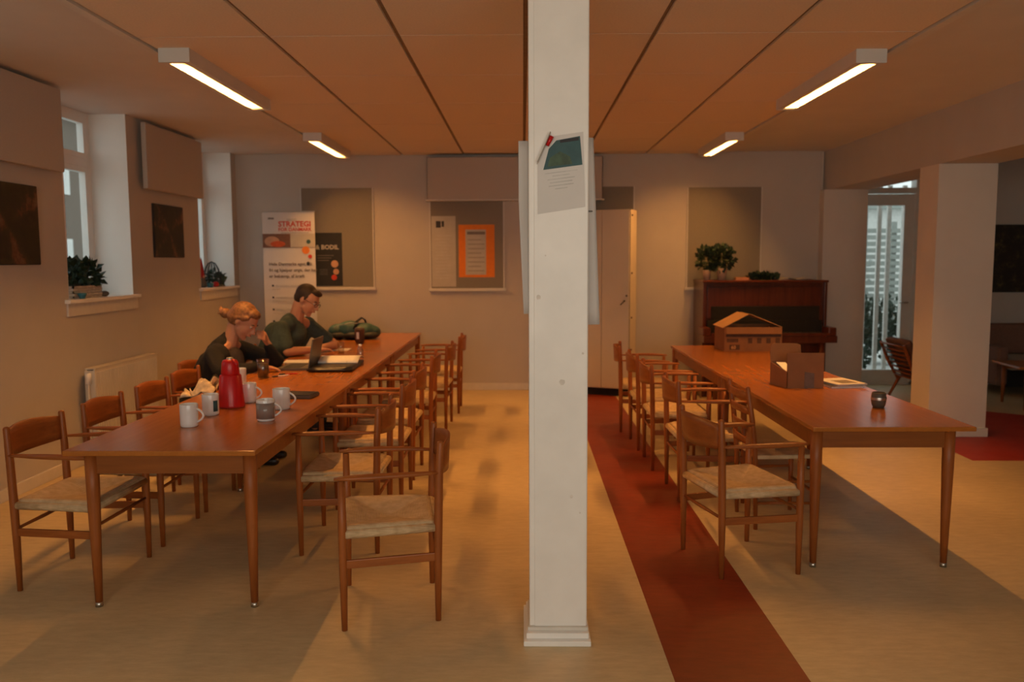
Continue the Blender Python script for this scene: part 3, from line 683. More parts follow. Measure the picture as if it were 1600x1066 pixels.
# papers of board 2
t = thing('notice', 'long whitish sheet pinned at the left of the orange notice', 'notice', (-.97, YB, 1.285)); flat('sheet', 'paper_aged', t, -.145, .15, 0, .86, 0)
flat('printed_mark', 'ink', t, -.09, -.03, .72, .80, -.0025, .0008); flat('printed_mark', 'ink', t, -.02, .01, .73, .80, -.0025, .0008)
for k in range(14): flat('printed_line', 'ink_pale', t, -.10, .10 - .03 * (k % 3), .62 - k * .04, .626 - k * .04, -.0025, .0008)
t = thing('notice', 'bright orange card with a printed white list on it', 'notice', (-.56, YB, 1.40)); flat('card', 'orange_card', t, -.225, .215, 0, .64, 0)
sh = flat('sheet', 'paper_aged', t, -.14, .11, .03, .58, -.002); flat('printed_heading', 'ink_soft', sh, -.12, .10, .52, .555, -.0045, .0008)
for k in range(16): flat('printed_line', 'ink_soft' if k % 2 else 'ink_pale', sh, -.11, .09 - .04 * (k % 3 == 1), .48 - k * .027, .486 - k * .027, -.0045, .0008)
# rollup banner
t = thing('rollup_banner', 'tall white rollup banner with red lettering behind the man', 'banner', (-2.78, 9.92, 0)); H0 = 2.185
b = bmesh.new(); sheet(b, lambda u, v: (-.312 + .624 * u, .004 * math.sin(PI * v), .07 + (H0 - .07) * v), 2, 8, .002); link('banner_sheet', b, 'paper', t)
bx('base_cassette', 'steel', t, -.33, .33, -.05, .05, 0, .07, .01); bx('top_bar', 'steel', t, -.315, .315, -.008, .008, H0, H0 + .012)
b = bmesh.new(); tube(b, [(0, .03, .05), (0, .012, H0)], .006, 8); link('pole', b, 'steel', t, True)
for s in (-1, 1): bx('foot', 'steel', t, s * .25 - .015, s * .25 + .015, -.14, .14, 0, .012)
yb = -.003
text('lettering', 'STRATEGI', .088, 'print_red', t, (-.12, yb, 2.015), FACE, bold=.002)
text('lettering', 'FOR DANMARK', .056, 'print_red', t, (-.12, yb, 1.962), FACE, bold=.001)
flat('printed_rule', 'ink_soft', t, -.09, .24, 1.938, 1.943, yb, .0006)
def blob(name, mat, cx, cz, rx, rz, seg=16, dy=0.0):
    b = bmesh.new(); lo = [b.verts.new((cx + rx * math.cos(2 * PI * k / seg), yb - dy, cz + rz * math.sin(2 * PI * k / seg))) for k in range(seg)]; b.faces.new(lo); b.normal_update()
    ret = bmesh.ops.extrude_face_region(b, geom=b.faces[:]); 
    for v in [g for g in ret['geom'] if isinstance(g, bmesh.types.BMVert)]: v.co.y -= .001
    return link(name, b, mat, t)
flat('printed_photo', 'cushion_brown', t, -.31, .02, 1.77, 1.93, yb, .0006); blob('printed_photo_shape', 'print_peach', -.20, 1.84, .09, .06, dy=.0006); blob('printed_photo_shape', 'terracotta', -.13, 1.81, .09, .035, dy=.002)
flat('printed_photo', 'paper_aged', t, .02, .31, 1.77, 1.93, yb, .0006); flat('printed_rule', 'ink_soft', t, -.312, .312, 1.764, 1.770, yb, .0006)
disc('printed_dot', 'print_teal', t, .235, yb - .001, 1.835, .026); disc('printed_dot', 'print_orange', t, .20, yb - .001, 1.735, .046); disc('printed_dot', 'print_red', t, .25, yb - .001, 1.66, .024)
flat('printed_mark', 'ink_soft', t, -.24, -.17, 2.10, 2.12, yb, .0006); flat('printed_mark', 'ink_pale', t, -.02, .10, 2.08, 2.11, yb, .0006)
for k, s in enumerate(('Hele Danmarks eget, Ak', 'fri og hjælper unge, der har', 'er bekæmp. af kræft')): text('lettering', s, .052, 'ink_soft', t, (-.245, yb, 1.555 - k * .072), FACE, bold=.0012)
blob('printed_mark', 'ink', .225, 1.575, .02, .024)
for k, (z, l1, l2) in enumerate(((1.315, .36, .10), (1.175, .33, .33), (1.03, .25, .20), (.89, .33, .2), (.75, .3, .25))):
    blob('printed_bullet', 'ink', -.205, z, .013, .012); flat('printed_line', 'ink_pale', t, -.175, -.175 + l1, z - .008, z + .006, yb, .0006); flat('printed_line', 'ink_pale', t, -.215, -.215 + l2, z - .05, z - .036, yb, .0006)
# tall cabinet, turned slightly
t = thing('tall_cabinet', 'tall pale cabinet with a lock, behind the pillar on the right', 'cabinet', (1.228, 9.655, 0))
cw, cd, ch = .66, .33, 2.185
ang = -.38; tm = Matrix.Rotation(ang, 4, 'Z')
def cb(name, mat, parent, *a, bev=0):
    b = bmesh.new(); box(b, *a, bev)
    for v in b.verts: v.co = tm @ v.co
    return link(name, b, mat, parent)
t.rotation_euler = (0, 0, 0)
cb('carcass', 'cabinet_paint', t, -cw, 0, .022, cd, .09, ch, bev=.003); cb('base', 'dark_gap', t, -cw + .02, -.02, .05, cd - .02, 0, .09)
d1 = cb('door', 'cabinet_paint', t, -cw + .003, -cw / 2 - .002, 0, .02, .10, ch - .01, bev=.003); d2_ = cb('door', 'cabinet_paint', t, -cw / 2 + .002, -.003, 0, .02, .10, ch - .01, bev=.003)
b = bmesh.new(); c0 = tm @ Vector((-.055, 0, 1.13)); tube(b, [c0, c0 + Vector((-.005, -.03, 0))], .012, 10); tube(b, [c0 + Vector((-.005, -.03, .0)), c0 + Vector((-.05, -.035, -.045))], .007, 8); link('handle', b, 'stone_dark', d2_, True)
b = bmesh.new(); c1 = tm @ Vector((-.03, 0, 1.19)); tube(b, [c1, c1 + Vector((0, -.008, 0))], .012, 10); link('keyhole', b, 'stone_dark', d2_, True)
for z in (2.12, 1.45, .93, .55):
    b = bmesh.new(); c2 = tm @ Vector((.004, .10, z)); ball(b, c2, .012, 8, 6); link('screw_cap', b, 'stone_dark', t, True)
bx('door_edge', 'grey_plastic', t, .006, .012, .012, .020, .1, ch)

# ================================================================= PIANO
t = thing('upright_piano', 'dark reddish-brown upright piano against the back wall', 'piano', (2.80, 9.66, 0)); hw = .715; D = .53
bx('cabinet_body', 'piano_wood', t, -hw + .03, hw - .03, .05, D, .09, 1.335, .004)
for s in (-1, 1): bx('side_panel', 'piano_wood', t, s * (hw - .015) - .015, s * (hw - .015) + .015, .0, D, 0, 1.335, .004)
bx('lid', 'piano_wood', t, -hw - .01, hw + .01, -.015, D, 1.335, 1.362, .008)
bx('upper_panel', 'piano_wood', t, -hw + .06, hw - .06, .035, .05, .92, 1.29, .004); bx('lower_panel', 'piano_wood', t, -hw + .06, hw - .06, .035, .05, .14, .60, .004); bx('toe_rail', 'piano_wood', t, -hw + .03, hw - .03, .02, .05, 0, .10)
bx('music_desk', 'dark_gap', t, -hw + .10, hw - .08, .015, .034, .86, 1.06, .003)
bx('key_bed', 'piano_wood', t, -hw - .03, hw + .05, -.22, .05, .655, .735, .006)
bx('key_slip', 'piano_wood', t, -hw + .05, hw - .03, -.225, -.21, .735, .77, .003)
for s in (-1, 1): bx('key_block', 'piano_wood', t, s * (hw - .005) - .045, s * (hw - .005) + .045, -.215, .04, .735, .83, .012)
bx('fallboard', 'dark_gap', t, -hw + .05, hw - .05, .0, .03, .735, .90, .003)
b = bmesh.new()
for k in range(52): x = -.60 + k * 1.2 / 52; box(b, x, x + .0218, -.21, -.06, .737, .757)
o = link('white_keys', b, 'key_white', t); o['kind'] = 'stuff'
b = bmesh.new()
for k in range(52):
    if k % 7 in (0, 2, 3, 5, 6): x = -.60 + (k + 1) * 1.2 / 52; box(b, x - .006, x + .006, -.16, -.06, .757, .768)
o = link('black_keys', b, 'ink', t); o['kind'] = 'stuff'
for s in (-1, 1):
    b = bmesh.new(); tube(b, [(s * .60, -.18, 0), (s * .60, -.18, .3), (s * .60, -.17, .655)], [.028, .022, .04], 12); link('leg', b, 'piano_wood', t, True)
for k in (-1, 1): 
    b = bmesh.new(); tube(b, [(k * .07, .02, .07), (k * .07, -.07, .05)], [.006, .014], 8); link('pedal', b, 'steel', t, True)
PZ = 1.362
potplant('bushy round-leaved plant in a white pot at the left end of the piano', (2.175, 9.90, PZ), .05, .12, (.12, .10, .13), 260, .055, 21, 'pot_cream', lift=.95)
potplant('bushy dark plant in the larger cream pot on the piano', (2.35, 9.90, PZ), .062, .14, (.14, .12, .14), 320, .055, 22, 'pot_cream', lift=.85)
t = thing('book', 'small orange-edged book lying on the piano beside the pots', 'book', (2.57, 9.85, PZ)); bx('cover', 'print_orange', t, -.075, .075, -.05, .05, 0, .004); bx('page_block', 'print_peach', t, -.072, .074, -.048, .048, .004, .026); bx('cover', 'print_orange', t, -.075, .075, -.05, .05, .026, .030)
t = thing('evergreen_sprig', 'dark evergreen sprig lying in the middle of the piano top', 'plant', (2.84, 9.87, PZ)); b = bmesh.new(); leaves(b, (0, 0, .03), (.17, .07, .035), 320, .05, random.Random(9)); o = link('foliage', b, 'leaf_dark', t); o['kind'] = 'stuff'
b = bmesh.new(); tube(b, [(-.17, 0, .012), (0, .01, .02), (.17, 0, .012)], [.006, .008, .004], 6); link('stem', b, 'stone_dark', t)
t = thing('sheet_music', 'open pale sheet music lying on the right of the piano top', 'sheet music', (3.20, 9.85, PZ)); b = bmesh.new(); sheet(b, lambda u, v: (-.21 + .21 * u, -.12 + .24 * v, .004 + .022 * math.sin(PI * u) ** 1), 6, 3, .004); link('page', b, 'paper_aged', t); b = bmesh.new(); sheet(b, lambda u, v: (.21 * u, -.12 + .24 * v, .004 + .016 * math.sin(PI * u)), 6, 3, .004); link('page', b, 'paper_aged', t)

# ================================================================= SHEETS ON THE PILLAR
def quad(name, mat, parent, pts, y, th=.0012):
    b = bmesh.new(); A = [b.verts.new((x, y, z)) for x, z in pts]; B = [b.verts.new((x, y - th, z)) for x, z in pts]; n = len(pts); b.faces.new(A[::-1]); b.faces.new(B)
    for i in range(n): b.faces.new((A[i], A[(i + 1) % n], B[(i + 1) % n], B[i]))
    bmesh.ops.recalc_face_normals(b, faces=b.faces[:]); return link(name, b, mat, parent)
YF = PY0 - .0075
t = thing('flyer', 'tilted flyer with a dark teal picture pinned to the front of the pillar', 'flyer')
quad('sheet', 'paper', t, [(.060, 1.786), (.252, 1.815), (.243, 2.112), (.105, 2.093), (.060, 1.99)], YF)
quad('printed_picture', 'print_teal', t, [(.083, 1.962), (.240, 1.982), (.230, 2.095), (.135, 2.078), (.105, 2.045)], YF - .0014, .0004)
quad('printed_picture_detail', 'leaf_mid', t, [(.10, 1.975), (.20, 1.985), (.19, 2.015), (.15, 2.035), (.11, 2.01)], YF - .0019, .0004)
quad('printed_picture_detail', 'ink', t, [(.15, 2.068), (.226, 2.078), (.224, 2.090), (.15, 2.080)], YF - .0019, .0004)
for k in range(6):
    z = 1.945 - k * .013; l = (.13, .07, .11, .09, .10, .05)[k]; x0 = .155 - l / 2
    quad('printed_line', 'ink_pale', t, [(x0, z + (x0 - .06) * .12 - .004), (x0 + l, z + (x0 + l - .06) * .12 - .004), (x0 + l, z + (x0 + l - .06) * .12), (x0, z + (x0 - .06) * .12)], YF - .0014, .0004)
b = bmesh.new(); sheet(b, lambda u, v: (.058 + .052 * v - .012 * u + .012 * math.sin(PI * u * .5), YF - .002 - .030 * u, 1.985 + .118 * v + .006 * u), 5, 3, .001); link('curled_corner', b, 'paper_aged', t, True)
b = bmesh.new(); tube(b, [(.098, YF - .020, 2.055), (.117, YF - .022, 2.092)], [.007, .009], 8); link('red_clip', b, 'plastic_red', t, True)
b = bmesh.new(); sheet(b, lambda u, v: (PX0 - .041 * (1 - u) * (1 - .75 * max(0, v - .35)) + .0, 3.52 + .02 * math.sin(3 * v), 2.095 - .72 * v), 4, 12, .0015)
tag(link('paper_sheet', b, 'paper', None, True), 'long white sheet sticking out past the left edge of the pillar', 'paper')
b = bmesh.new(); sheet(b, lambda u, v: (PX1 + .0 + (.028 + .030 * v) * u, 3.50 + .015 * u, 2.105 - .775 * v), 3, 10, .0015)
t = link('paper_sheet', b, 'paper', None, True); tag(t, 'long white sheet sticking out past the right edge of the pillar', 'paper')
bx('tape_piece', 'stone_dark', t, PX1 + .001, PX1 + .024, 3.494, 3.497, 1.80, 1.806)

# ================================================================= THINGS ON THE LEFT TABLE
def mug(label, x, y, ang, R=.046, H=.118, mat='ceramic', handle=True, band=None, group='mugs on the left table'):
    t = thing('mug', label, 'mug', (x, y, TZ), ang, group)
    b = bmesh.new(); lathe(b, [(0, .001), (R * .86, 0), (R * .96, .006), (R * .98, .02), (R, H * .97), (R * .98, H), (R * .92, H), (R * .90, H * .96), (R * .88, .02), (0, .012)], 28); link('cup', b, mat, t, True)
    if handle:
        b = bmesh.new(); tube(b, [(R * .93 + .036 * math.sin(PI * k / 10) ** .8, 0, H * (.80 - .60 * k / 10)) for k in range(11)], .0062, 8, flat=(1.3, .9)); link('handle', b, mat, t, True)
    if band:
        b = bmesh.new(); n = 14; a0, a1 = band[1]
        sheet(b, lambda u, v: ((R + .0006) * math.cos(a0 + (a1 - a0) * u), (R + .0006) * math.sin(a0 + (a1 - a0) * u), H * band[2] + H * (band[3] - band[2]) * v), 26 if a1 - a0 > 3 else 8, 1, .0008); link('printed_band', b, band[0], t, True)
    b = bmesh.new(); lathe(b, [(0, 0), (R * .86, 0)], 24); 
    for v in b.verts: v.co.z += H * .55
    link('coffee', b, 'ceramic_brown', t)
mug('white mug nearest the table end, on the left, handle to the right', -1.735, 4.24, -.1)
mug('white mug with a dark printed mark, just left of the thermos', -1.745, 4.565, 2.0, band=('print_teal', (-2.9, -2.3), .2, .72))
mug('white mug half hidden behind the red thermos', -1.945, 5.62, 1.8, R=.05, H=.125)
mug('white mug just right of the thermos', -1.668, 4.985, -.05)
mug('white mug in front of the black case, handle to the right', -1.40, 4.745, -.05, R=.05, H=.12)
mug('brown-printed mug with white rim, nearest on the aisle side', -1.385, 4.40, .1, R=.049, H=.115, band=('ceramic_brown', (0.25, 6.03), .12, .86))
t = thing('thermos_jug', 'red plastic thermos jug standing among the white mugs', 'thermos', (-1.722, 4.83, TZ)); b = bmesh.new()
lathe(b, [(0, 0), (.073, 0), (.077, .006), (.077, .012), (.062, .185), (.058, .19), (.052, .195), (0, .195)], 32); link('jug_body', b, 'plastic_red', t, True)
b = bmesh.new(); lathe(b, [(.05, .19), (.053, .20), (.050, .235), (.048, .26), (.040, .276), (.02, .283), (0, .284)], 28); link('lid', b, 'plastic_red', t, True)
b = bmesh.new(); lathe(b, [(.020, .279), (.021, .287), (.018, .292), (0, .293)], 18); link('push_button', b, 'steel', t, True)
b = bmesh.new(); tube(b, [(.02, -.02, .278), (.045, -.03, .262), (.055, -.036, .245)], [.010, .010, .007], 8); link('spout', b, 'plastic_red', t, True)
b = bmesh.new(); lathe(b, [(.0772, .003), (.0785, .006), (.0772, .010)], 32); link('base_ring', b, 'felt_red', t, True)
t = thing('phone_case', 'flat black case lying behind the rightmost white mug', 'case', (-1.44, 5.17, TZ), -.15); bx('case_shell', 'grey_plastic', t, -.105, .13, -.075, .085, 0, .022, .008); bx('flap', 'black_plastic', t, -.10, .125, -.07, .08, .022, .026, .001)
t = thing('drinking_glass', 'dark drink in a tall glass beside the woman', 'glass', (-1.905, 6.02, TZ)); b = bmesh.new(); lathe(b, [(0, 0), (.040, 0), (.046, .14), (.043, .14), (.038, .008), (0, .008)], 24); link('glass_wall', b, 'glass_clear', t, True)
b = bmesh.new(); lathe(b, [(0, .009), (.037, .009), (.0415, .11), (0, .11)], 24); link('drink', b, 'black_plastic', t, True)
# laptop with the screen seen edge on
t = thing('laptop', 'open dark laptop in front of the woman, screen seen edge-on', 'laptop', (-1.80, 6.60, TZ), 0)
bx('keyboard_base', 'grey_plastic', t, -.13, .12, -.17, .17, 0, .020, .004); bx('key_area', 'ink', t, -.09, .05, -.15, .15, .020, .0215)
b = bmesh.new(); box(b, -.005, .005, -.17, .17, 0, .23, .003)
for v in b.verts: v.co = Matrix.Translation((.12, 0, .018)) @ Matrix.Rotation(.18, 4, 'Y') @ v.co
link('screen', b, 'grey_plastic', t)
t = thing('ring_binder', 'open black folder with bright white pages on the middle table', 'folder', (-1.50, 6.62, TZ), .03)
b = bmesh.new(); sheet(b, lambda u, v: (-.17 + .34 * u, -.30 + .6 * v, .012 + .006 * math.cos(2 * PI * v)), 4, 8, .018); link('cover', b, 'black_plastic', t, True)
b = bmesh.new(); sheet(b, lambda u, v: (-.155 + .32 * u, .02 + .30 * v, .036 + .035 * math.sin(PI * v * .9)), 6, 8, .008); link('page_stack', b, 'paper_bright', t, True)
b = bmesh.new(); sheet(b, lambda u, v: (-.155 + .32 * u, -.26 + .27 * v, .026 + .006 * math.sin(PI * v)), 6, 6, .006); link('page_stack', b, 'black_plastic', t, True)
b = bmesh.new()
for k in (-.08, .08): tube(b, [(k, .02 + .02 * math.cos(PI * j / 6), .022 + .025 * math.sin(PI * j / 6)) for j in range(7)], .002, 6)
link('ring', b, 'steel', t)
t = thing('notebook', 'pale notebook lying open by the laptop, under the woman\'s hand', 'notebook', (-1.90, 6.98, TZ), .1); bx('page_block', 'paper_bright', t, -.12, .12, -.09, .09, .003, .012, .002); bx('cover', 'ink_soft', t, -.125, .125, -.095, .095, 0, .003)
def pen(label, loc, rz, mat):
    t = thing('pen', label, 'pen', loc, rz, None); b = bmesh.new(); tube(b, [(-.07, 0, .005), (.05, 0, .005), (.07, 0, .005)], [.0045, .0045, .001], 8); link('barrel', b, mat, t, True); b = bmesh.new(); tube(b, [(-.074, 0, .005), (-.03, 0, .005)], .0052, 8); link('cap', b, 'ink', t, True)
pen('short red pen lying in front of the laptop', (-1.77, 6.22, TZ), .3, 'felt_red')
pen('white pen lying beside the dark drink', (-1.80, 6.12, TZ), .8, 'ceramic')
t = thing('plastic_bottle', 'small clear water bottle standing beyond the white pages', 'bottle', (-1.44, 7.30, TZ)); b = bmesh.new(); lathe(b, [(0, 0), (.028, 0), (.030, .01), (.030, .075), (.013, .10), (.013, .115), (0, .115)], 18); link('bottle_body', b, 'glass_bottle', t, True); b = bmesh.new(); lathe(b, [(.0145, .105), (.0145, .122), (0, .122)], 14); link('cap', b, 'ceramic', t, True)
t = thing('loose_paper', 'pale paper lying on the table in front of the man', 'paper', (-1.83, 7.98, TZ)); bx('sheet', 'paper', t, -.15, .15, -.10, .10, 0, .003); 
for k in range(5): bx('printed_line', 'ink_pale', t, -.12, .10, -.08 + k * .035, -.074 + k * .035, .003, .0034)
t = thing('drinking_glass', 'clear empty glass in front of the man\'s hands', 'glass', (-1.70, 7.70, TZ)); b = bmesh.new(); lathe(b, [(0, 0), (.030, 0), (.034, .11), (.0325, .11), (.028, .008), (0, .008)], 20); link('glass_wall', b, 'glass_clear', t, True); b = bmesh.new(); lathe(b, [(.029, -.0), (.0305, .006)], 20); link('foot', b, 'glass_clear', t, True)
t = thing('travel_mug', 'dark brown mug with a silver lid between the man and the teal bag', 'mug', (-1.70, 8.60, TZ)); b = bmesh.new(); lathe(b, [(0, 0), (.045, 0), (.052, .14), (.050, .15), (0, .15)], 22); link('cup', b, 'cardboard_print', t, True); b = bmesh.new(); lathe(b, [(.05, .148), (.047, .162), (.02, .17), (0, .17)], 20); link('lid', b, 'grey_plastic', t, True); bx('label', 'ceramic', t, -.022, .004, -.054, -.050, .05, .12)
# teal shoulder bag
t = thing('shoulder_bag', 'teal and dark shoulder bag lying on the far end of the left tables', 'bag', (-1.84, 9.08, TZ)); b = bmesh.new()
for p, r in (((-.20, 0, .085), (.10, .13, .085)), ((-.06, 0, .10), (.15, .14, .105)), ((.10, .0, .09), (.14, .13, .09)), ((.20, .02, .075), (.075, .11, .07))): ball(b, p, r, 16, 10)
voxel('bag_body', b, 'bag_teal', t, .012, 4)
b = bmesh.new(); 
for p, r in (((-.17, -.05, .05), (.115, .11, .048)), ((.0, -.05, .05), (.16, .12, .05)), ((.16, -.04, .05), (.115, .11, .048))): ball(b, p, r, 14, 8)
voxel('bag_base', b, 'bag_dark', t, .012, 3)
b = bmesh.new(); tube(b, [(.0, -.12, .12), (.03, -.05, .20), (.07, .0, .235), (.10, .03, .21), (.12, .06, .13)], [.012, .014, .014, .012, .01], 8, flat=(1.6, .5)); link('strap', b, 'cloth_black', t, True)
b = bmesh.new(); tube(b, [(-.28, -.08, .07), (-.18, -.11, .155), (-.03, -.12, .185), (.06, -.10, .18)], .005, 6); link('zip', b, 'exterior_grey', t, True)
# cream scarf and black cloth on the table edge
t = thing('scarf', 'cream and black scarf bundled over the table edge by the third window-side chair', 'scarf', (-2.12, 5.52, TZ))
def fold(x0, x1, y0, y1, h, ph, drop):
    def f(u, v):
        x = x0 + (x1 - x0) * u; y = y0 + (y1 - y0) * v; edge = math.sin(PI * v) ** .6
        z = .006 + h * edge * (.55 + .45 * math.sin(9 * u + 5 * v + ph)) + .012 * math.sin(14 * v + ph * 2 + 4 * u)
        if x < .02: z -= drop * (1 - math.exp(-(.02 - x) * 22)) * .5 - .012
        return (x + .012 * math.sin(8 * v + ph), y + .012 * math.sin(11 * u + ph), max(z, -.14))
    return f
b = bmesh.new(); sheet(b, fold(-.12, .10, -.20, .06, .060, .4, .12), 16, 20, .006); sheet(b, fold(-.08, .07, -.14, .02, .085, 2.1, .10), 14, 16, .006); link('cream_folds', b, 'scarf_cream', t, True)
b = bmesh.new(); sheet(b, fold(-.08, .10, .02, .34, .050, 1.2, .10), 14, 20, .006); sheet(b, fold(-.02, .08, -.04, .22, .068, 3.0, .10), 10, 14, .006); link('dark_folds', b, 'cloth_black', t, True)

# ================================================================= THINGS ON THE RIGHT TABLE
t = thing('cardboard_box', 'larger printed cardboard box with its flaps meeting like a roof', 'box', (2.14, 7.93, TZ)); W2, D2, H2 = .265, .20, .225; th = .006
for s in (-1, 1): bx('side', 'cardboard', t, -W2, W2, s * D2 - th / 2, s * D2 + th / 2, 0, H2)
for s in (-1, 1): bx('side', 'cardboard', t, s * W2 - th / 2, s * W2 + th / 2, -D2 + th, D2 - th, 0, H2)
bx('bottom', 'cardboard', t, -W2 + th, W2 - th, -D2 + th, D2 - th, 0, th)
for sx, fm in ((-1, 'cardboard_inner'), (1, 'cardboard')):
    b = bmesh.new(); x1 = -.03 if sx < 0 else -.0
    if sx < 0: sheet(b, lambda u, v: (-W2 - .02 + (W2 - .03) * u, -D2 + 2 * D2 * v, H2 - .005 + .125 * u), 2, 2, .005)
    else: sheet(b, lambda u, v: (W2 - (W2 + .02) * u, -D2 + 2 * D2 * v, H2 + .118 * u), 2, 2, .005)
    link('flap', b, 'cardboard_inner', t)
b = bmesh.new(); sheet(b, lambda u, v: (-W2 + .01 + 2 * (W2 - .01) * u, -D2 - .004 - .03 * v, H2 - .06 * v), 2, 2, .005); link('flap', b, 'cardboard', t)
yb2 = -D2 - .0035
flat('printed_band', 'cardboard_print', t, -W2 + .01, W2 - .01, .135, .16, yb2, .0006)
flat('printed_label', 'cardboard_print', t, -.245, -.14, .085, .12, yb2, .0006); pl = flat('printed_label', 'cardboard_print', t, -.22, -.125, .015, .062, yb2, .0006)
text('lettering', '60', .045, 'cardboard_inner', t, (-.205, yb2 - .001, .023), FACE, bold=.001)
for k in range(4): flat('printed_mark', 'cardboard_print', t, -.05 + k * .085, -.01 + k * .085, .075, .125, yb2, .0006)
flat('printed_mark', 'cardboard_print', t, .20, .25, .01, .06, yb2, .0006)
t = thing('cardboard_box', 'smaller plain cardboard box with raised flaps and a taped patch', 'box', (1.865, 5.60, TZ), 0)
def qb(name, mat, pts, off=(0, .005, 0)):
    b = bmesh.new(); A = [b.verts.new(p) for p in pts]; B = [b.verts.new(Vector(p) + Vector(off)) for p in pts]; n = len(pts); b.faces.new(A); b.faces.new(B[::-1])
    for i in range(n): b.faces.new((A[i], B[i], B[(i + 1) % n], A[(i + 1) % n]))
    bmesh.ops.recalc_face_normals(b, faces=b.faces[:]); return link(name, b, mat, t)
qb('side', 'cardboard', [(-.12, -.12, 0), (.122, -.12, 0), (.122, -.12, .235), (-.12, -.12, .235)])          # front with its raised flap
qb('side', 'cardboard', [(-.165, .10, 0), (.122, .10, 0), (.122, .10, .16), (-.165, .10, .16)])
qb('side', 'cardboard', [(.117, -.115, 0), (.117, .10, 0), (.117, .10, .16), (.117, -.115, .16)], (.005, 0, 0))
qb('side', 'cardboard', [(-.12, -.12, 0), (-.165, .10, 0), (-.165, .10, .15), (-.12, -.12, .11)], (.005, 0, 0))
qb('bottom', 'cardboard', [(-.12, -.11, .001), (.115, -.11, .001), (.115, .10, .001), (-.16, .10, .001)], (0, 0, .004))
qb('flap', 'cardboard', [(-.165, .105, .16), (.05, .105, .16), (.045, .125, .265), (.02, .13, .275), (-.14, .13, .275), (-.16, .125, .25)])
qb('paper_inside', 'paper_bright', [(-.115, -.10, .10), (-.06, -.10, .10), (-.08, .05, .15), (-.14, .05, .15)], (0, 0, .004))
qb('tape_patch', 'tape', [(-.005, -.1215, .001), (.06, -.1215, .001), (.06, -.1215, .10), (-.005, -.1215, .11)], (0, .001, 0))
for k, (lb, mt, dx) in enumerate((('lower magazine of the small pile right of the plain box', 'paper', 0), ('upper magazine of the small pile right of the plain box', 'paper_aged', .02))):
    t = thing('magazine', lb, 'magazine', (2.13 + dx, 5.62, TZ + k * .014), .12 + .1 * k, None); bx('page_block', mt, t, -.11, .11, -.14, .14, 0, .012, .002); bx('cover', 'paper' if k else 'grey_plastic', t, -.11, .11, -.141, .141, .012, .0135)
    if k: bx('printed_panel', 'ink_soft', t, -.05, .07, -.10, .04, .0135, .0139)
t = thing('candle_holder', 'small dark glass candle holder alone on the near right table', 'candle holder', (2.045, 4.76, TZ)); b = bmesh.new(); lathe(b, [(0, .0), (.030, .0), (.038, .02), (.042, .05), (.038, .085), (.034, .088), (.037, .05), (.033, .02), (0, .016)], 24); link('holder', b, 'stone_dark', t, True)
M['stone_dark'].node_tree.nodes['Principled BSDF'].inputs['Roughness'].default_value = .45
b = bmesh.new(); lathe(b, [(0, .0165), (.024, .0165), (.024, .035), (0, .035)], 18); link('candle', b, 'ceramic', t, True); b = bmesh.new(); lathe(b, [(.0425, .045), (.0432, .052), (.0425, .06)], 24); link('rim', b, 'steel', t, True)

# ================================================================= SIDE ROOM
t = thing('sofa', 'brown sofa with a light seat in the side room behind the column', 'sofa', (6.6, 10.05, 0))
bx('seat_cushion', 'cushion_light', t, -.95, .95, -.38, .35, .30, .43, .04); bx('back_cushion', 'cushion_brown', t, -.95, -.005, .22, .42, .43, .80, .05); bx('back_cushion', 'cushion_brown', t, .005, .95, .22, .42, .43, .80, .05)
bx('base', 'dark_gap', t, -.93, .93, -.30, .40, .10, .30)
for s in (-1, 1): bx('arm', 'cushion_brown', t, s * 1.03 - .07, s * 1.03 + .07, -.38, .42, .12, .58, .04)
for x in (-.95, .95):
    for y in (-.28, .34): b = bmesh.new(); tube(b, [(x, y, 0), (x, y, .12)], [.014, .02], 10); link('leg', b, 'chair_wood', t, True)
t = thing('coffee_table', 'low wooden table in front of the sofa in the side room', 'table', (5.95, 8.95, 0), -.12)
bx('tabletop', 'table_wood', t, -.72, .72, -.33, .33, .44, .465, .005)
for x in (-.62, .62):
    for y in (-.27, .27): b = bmesh.new(); tube(b, [(x, y, 0), (x, y, .44)], [.015, .022], 10); link('leg', b, 'chair_wood', t, True)
for y in (-.27, .27): bx('apron', 'table_wood', t, -.62, .62, y - .01, y + .01, .38, .44)
t = thing('bottle', 'dark bottle standing on the low table at the right edge', 'bottle', (5.62, 8.93, .465)); b = bmesh.new(); lathe(b, [(0, 0), (.035, 0), (.036, .1), (.014, .13), (.014, .16), (0, .16)], 16); link('bottle_body', b, 'black_plastic', t, True); b = bmesh.new(); lathe(b, [(.0155, .15), (.0155, .168), (0, .168)], 12); link('cap', b, 'steel', t, True)
# easy chair seen from behind
t = thing('easy_chair', 'wooden easy chair with slatted back beside the terrace door', 'chair', (4.52, 9.35, 0), 0)
Bt, Bb = Vector((-.38, 0, .66)), Vector((-.18, 0, .24))
for s in (-1, 1):
    b = bmesh.new(); tube(b, [Bt + Vector((0, s * .29, 0)), (Bt + Bb) / 2 + Vector((-.015, s * .29, 0)), Bb + Vector((0, s * .29, 0)), Vector((.32, s * .29, .34))], [.016, .020, .022, .018], 10); link('side_frame', b, 'chair_wood', t, True)
    b = bmesh.new(); tube(b, [Bb + Vector((.04, s * .29, .02)), Vector((-.27, s * .30, .0))], [.020, .014], 10); link('leg', b, 'chair_wood', t, True)
    b = bmesh.new(); tube(b, [(.30, s * .29, .34), (.34, s * .30, 0)], [.020, .014], 10); link('leg', b, 'chair_wood', t, True)
    b = bmesh.new(); tube(b, [(-.24, s * .31, .52), (0, s * .33, .53), (.33, s * .31, .50), (.34, s * .30, .30)], [.016, .022, .02, .016], 10, flat=(1.5, .6)); link('arm', b, 'chair_wood_x', t, True)
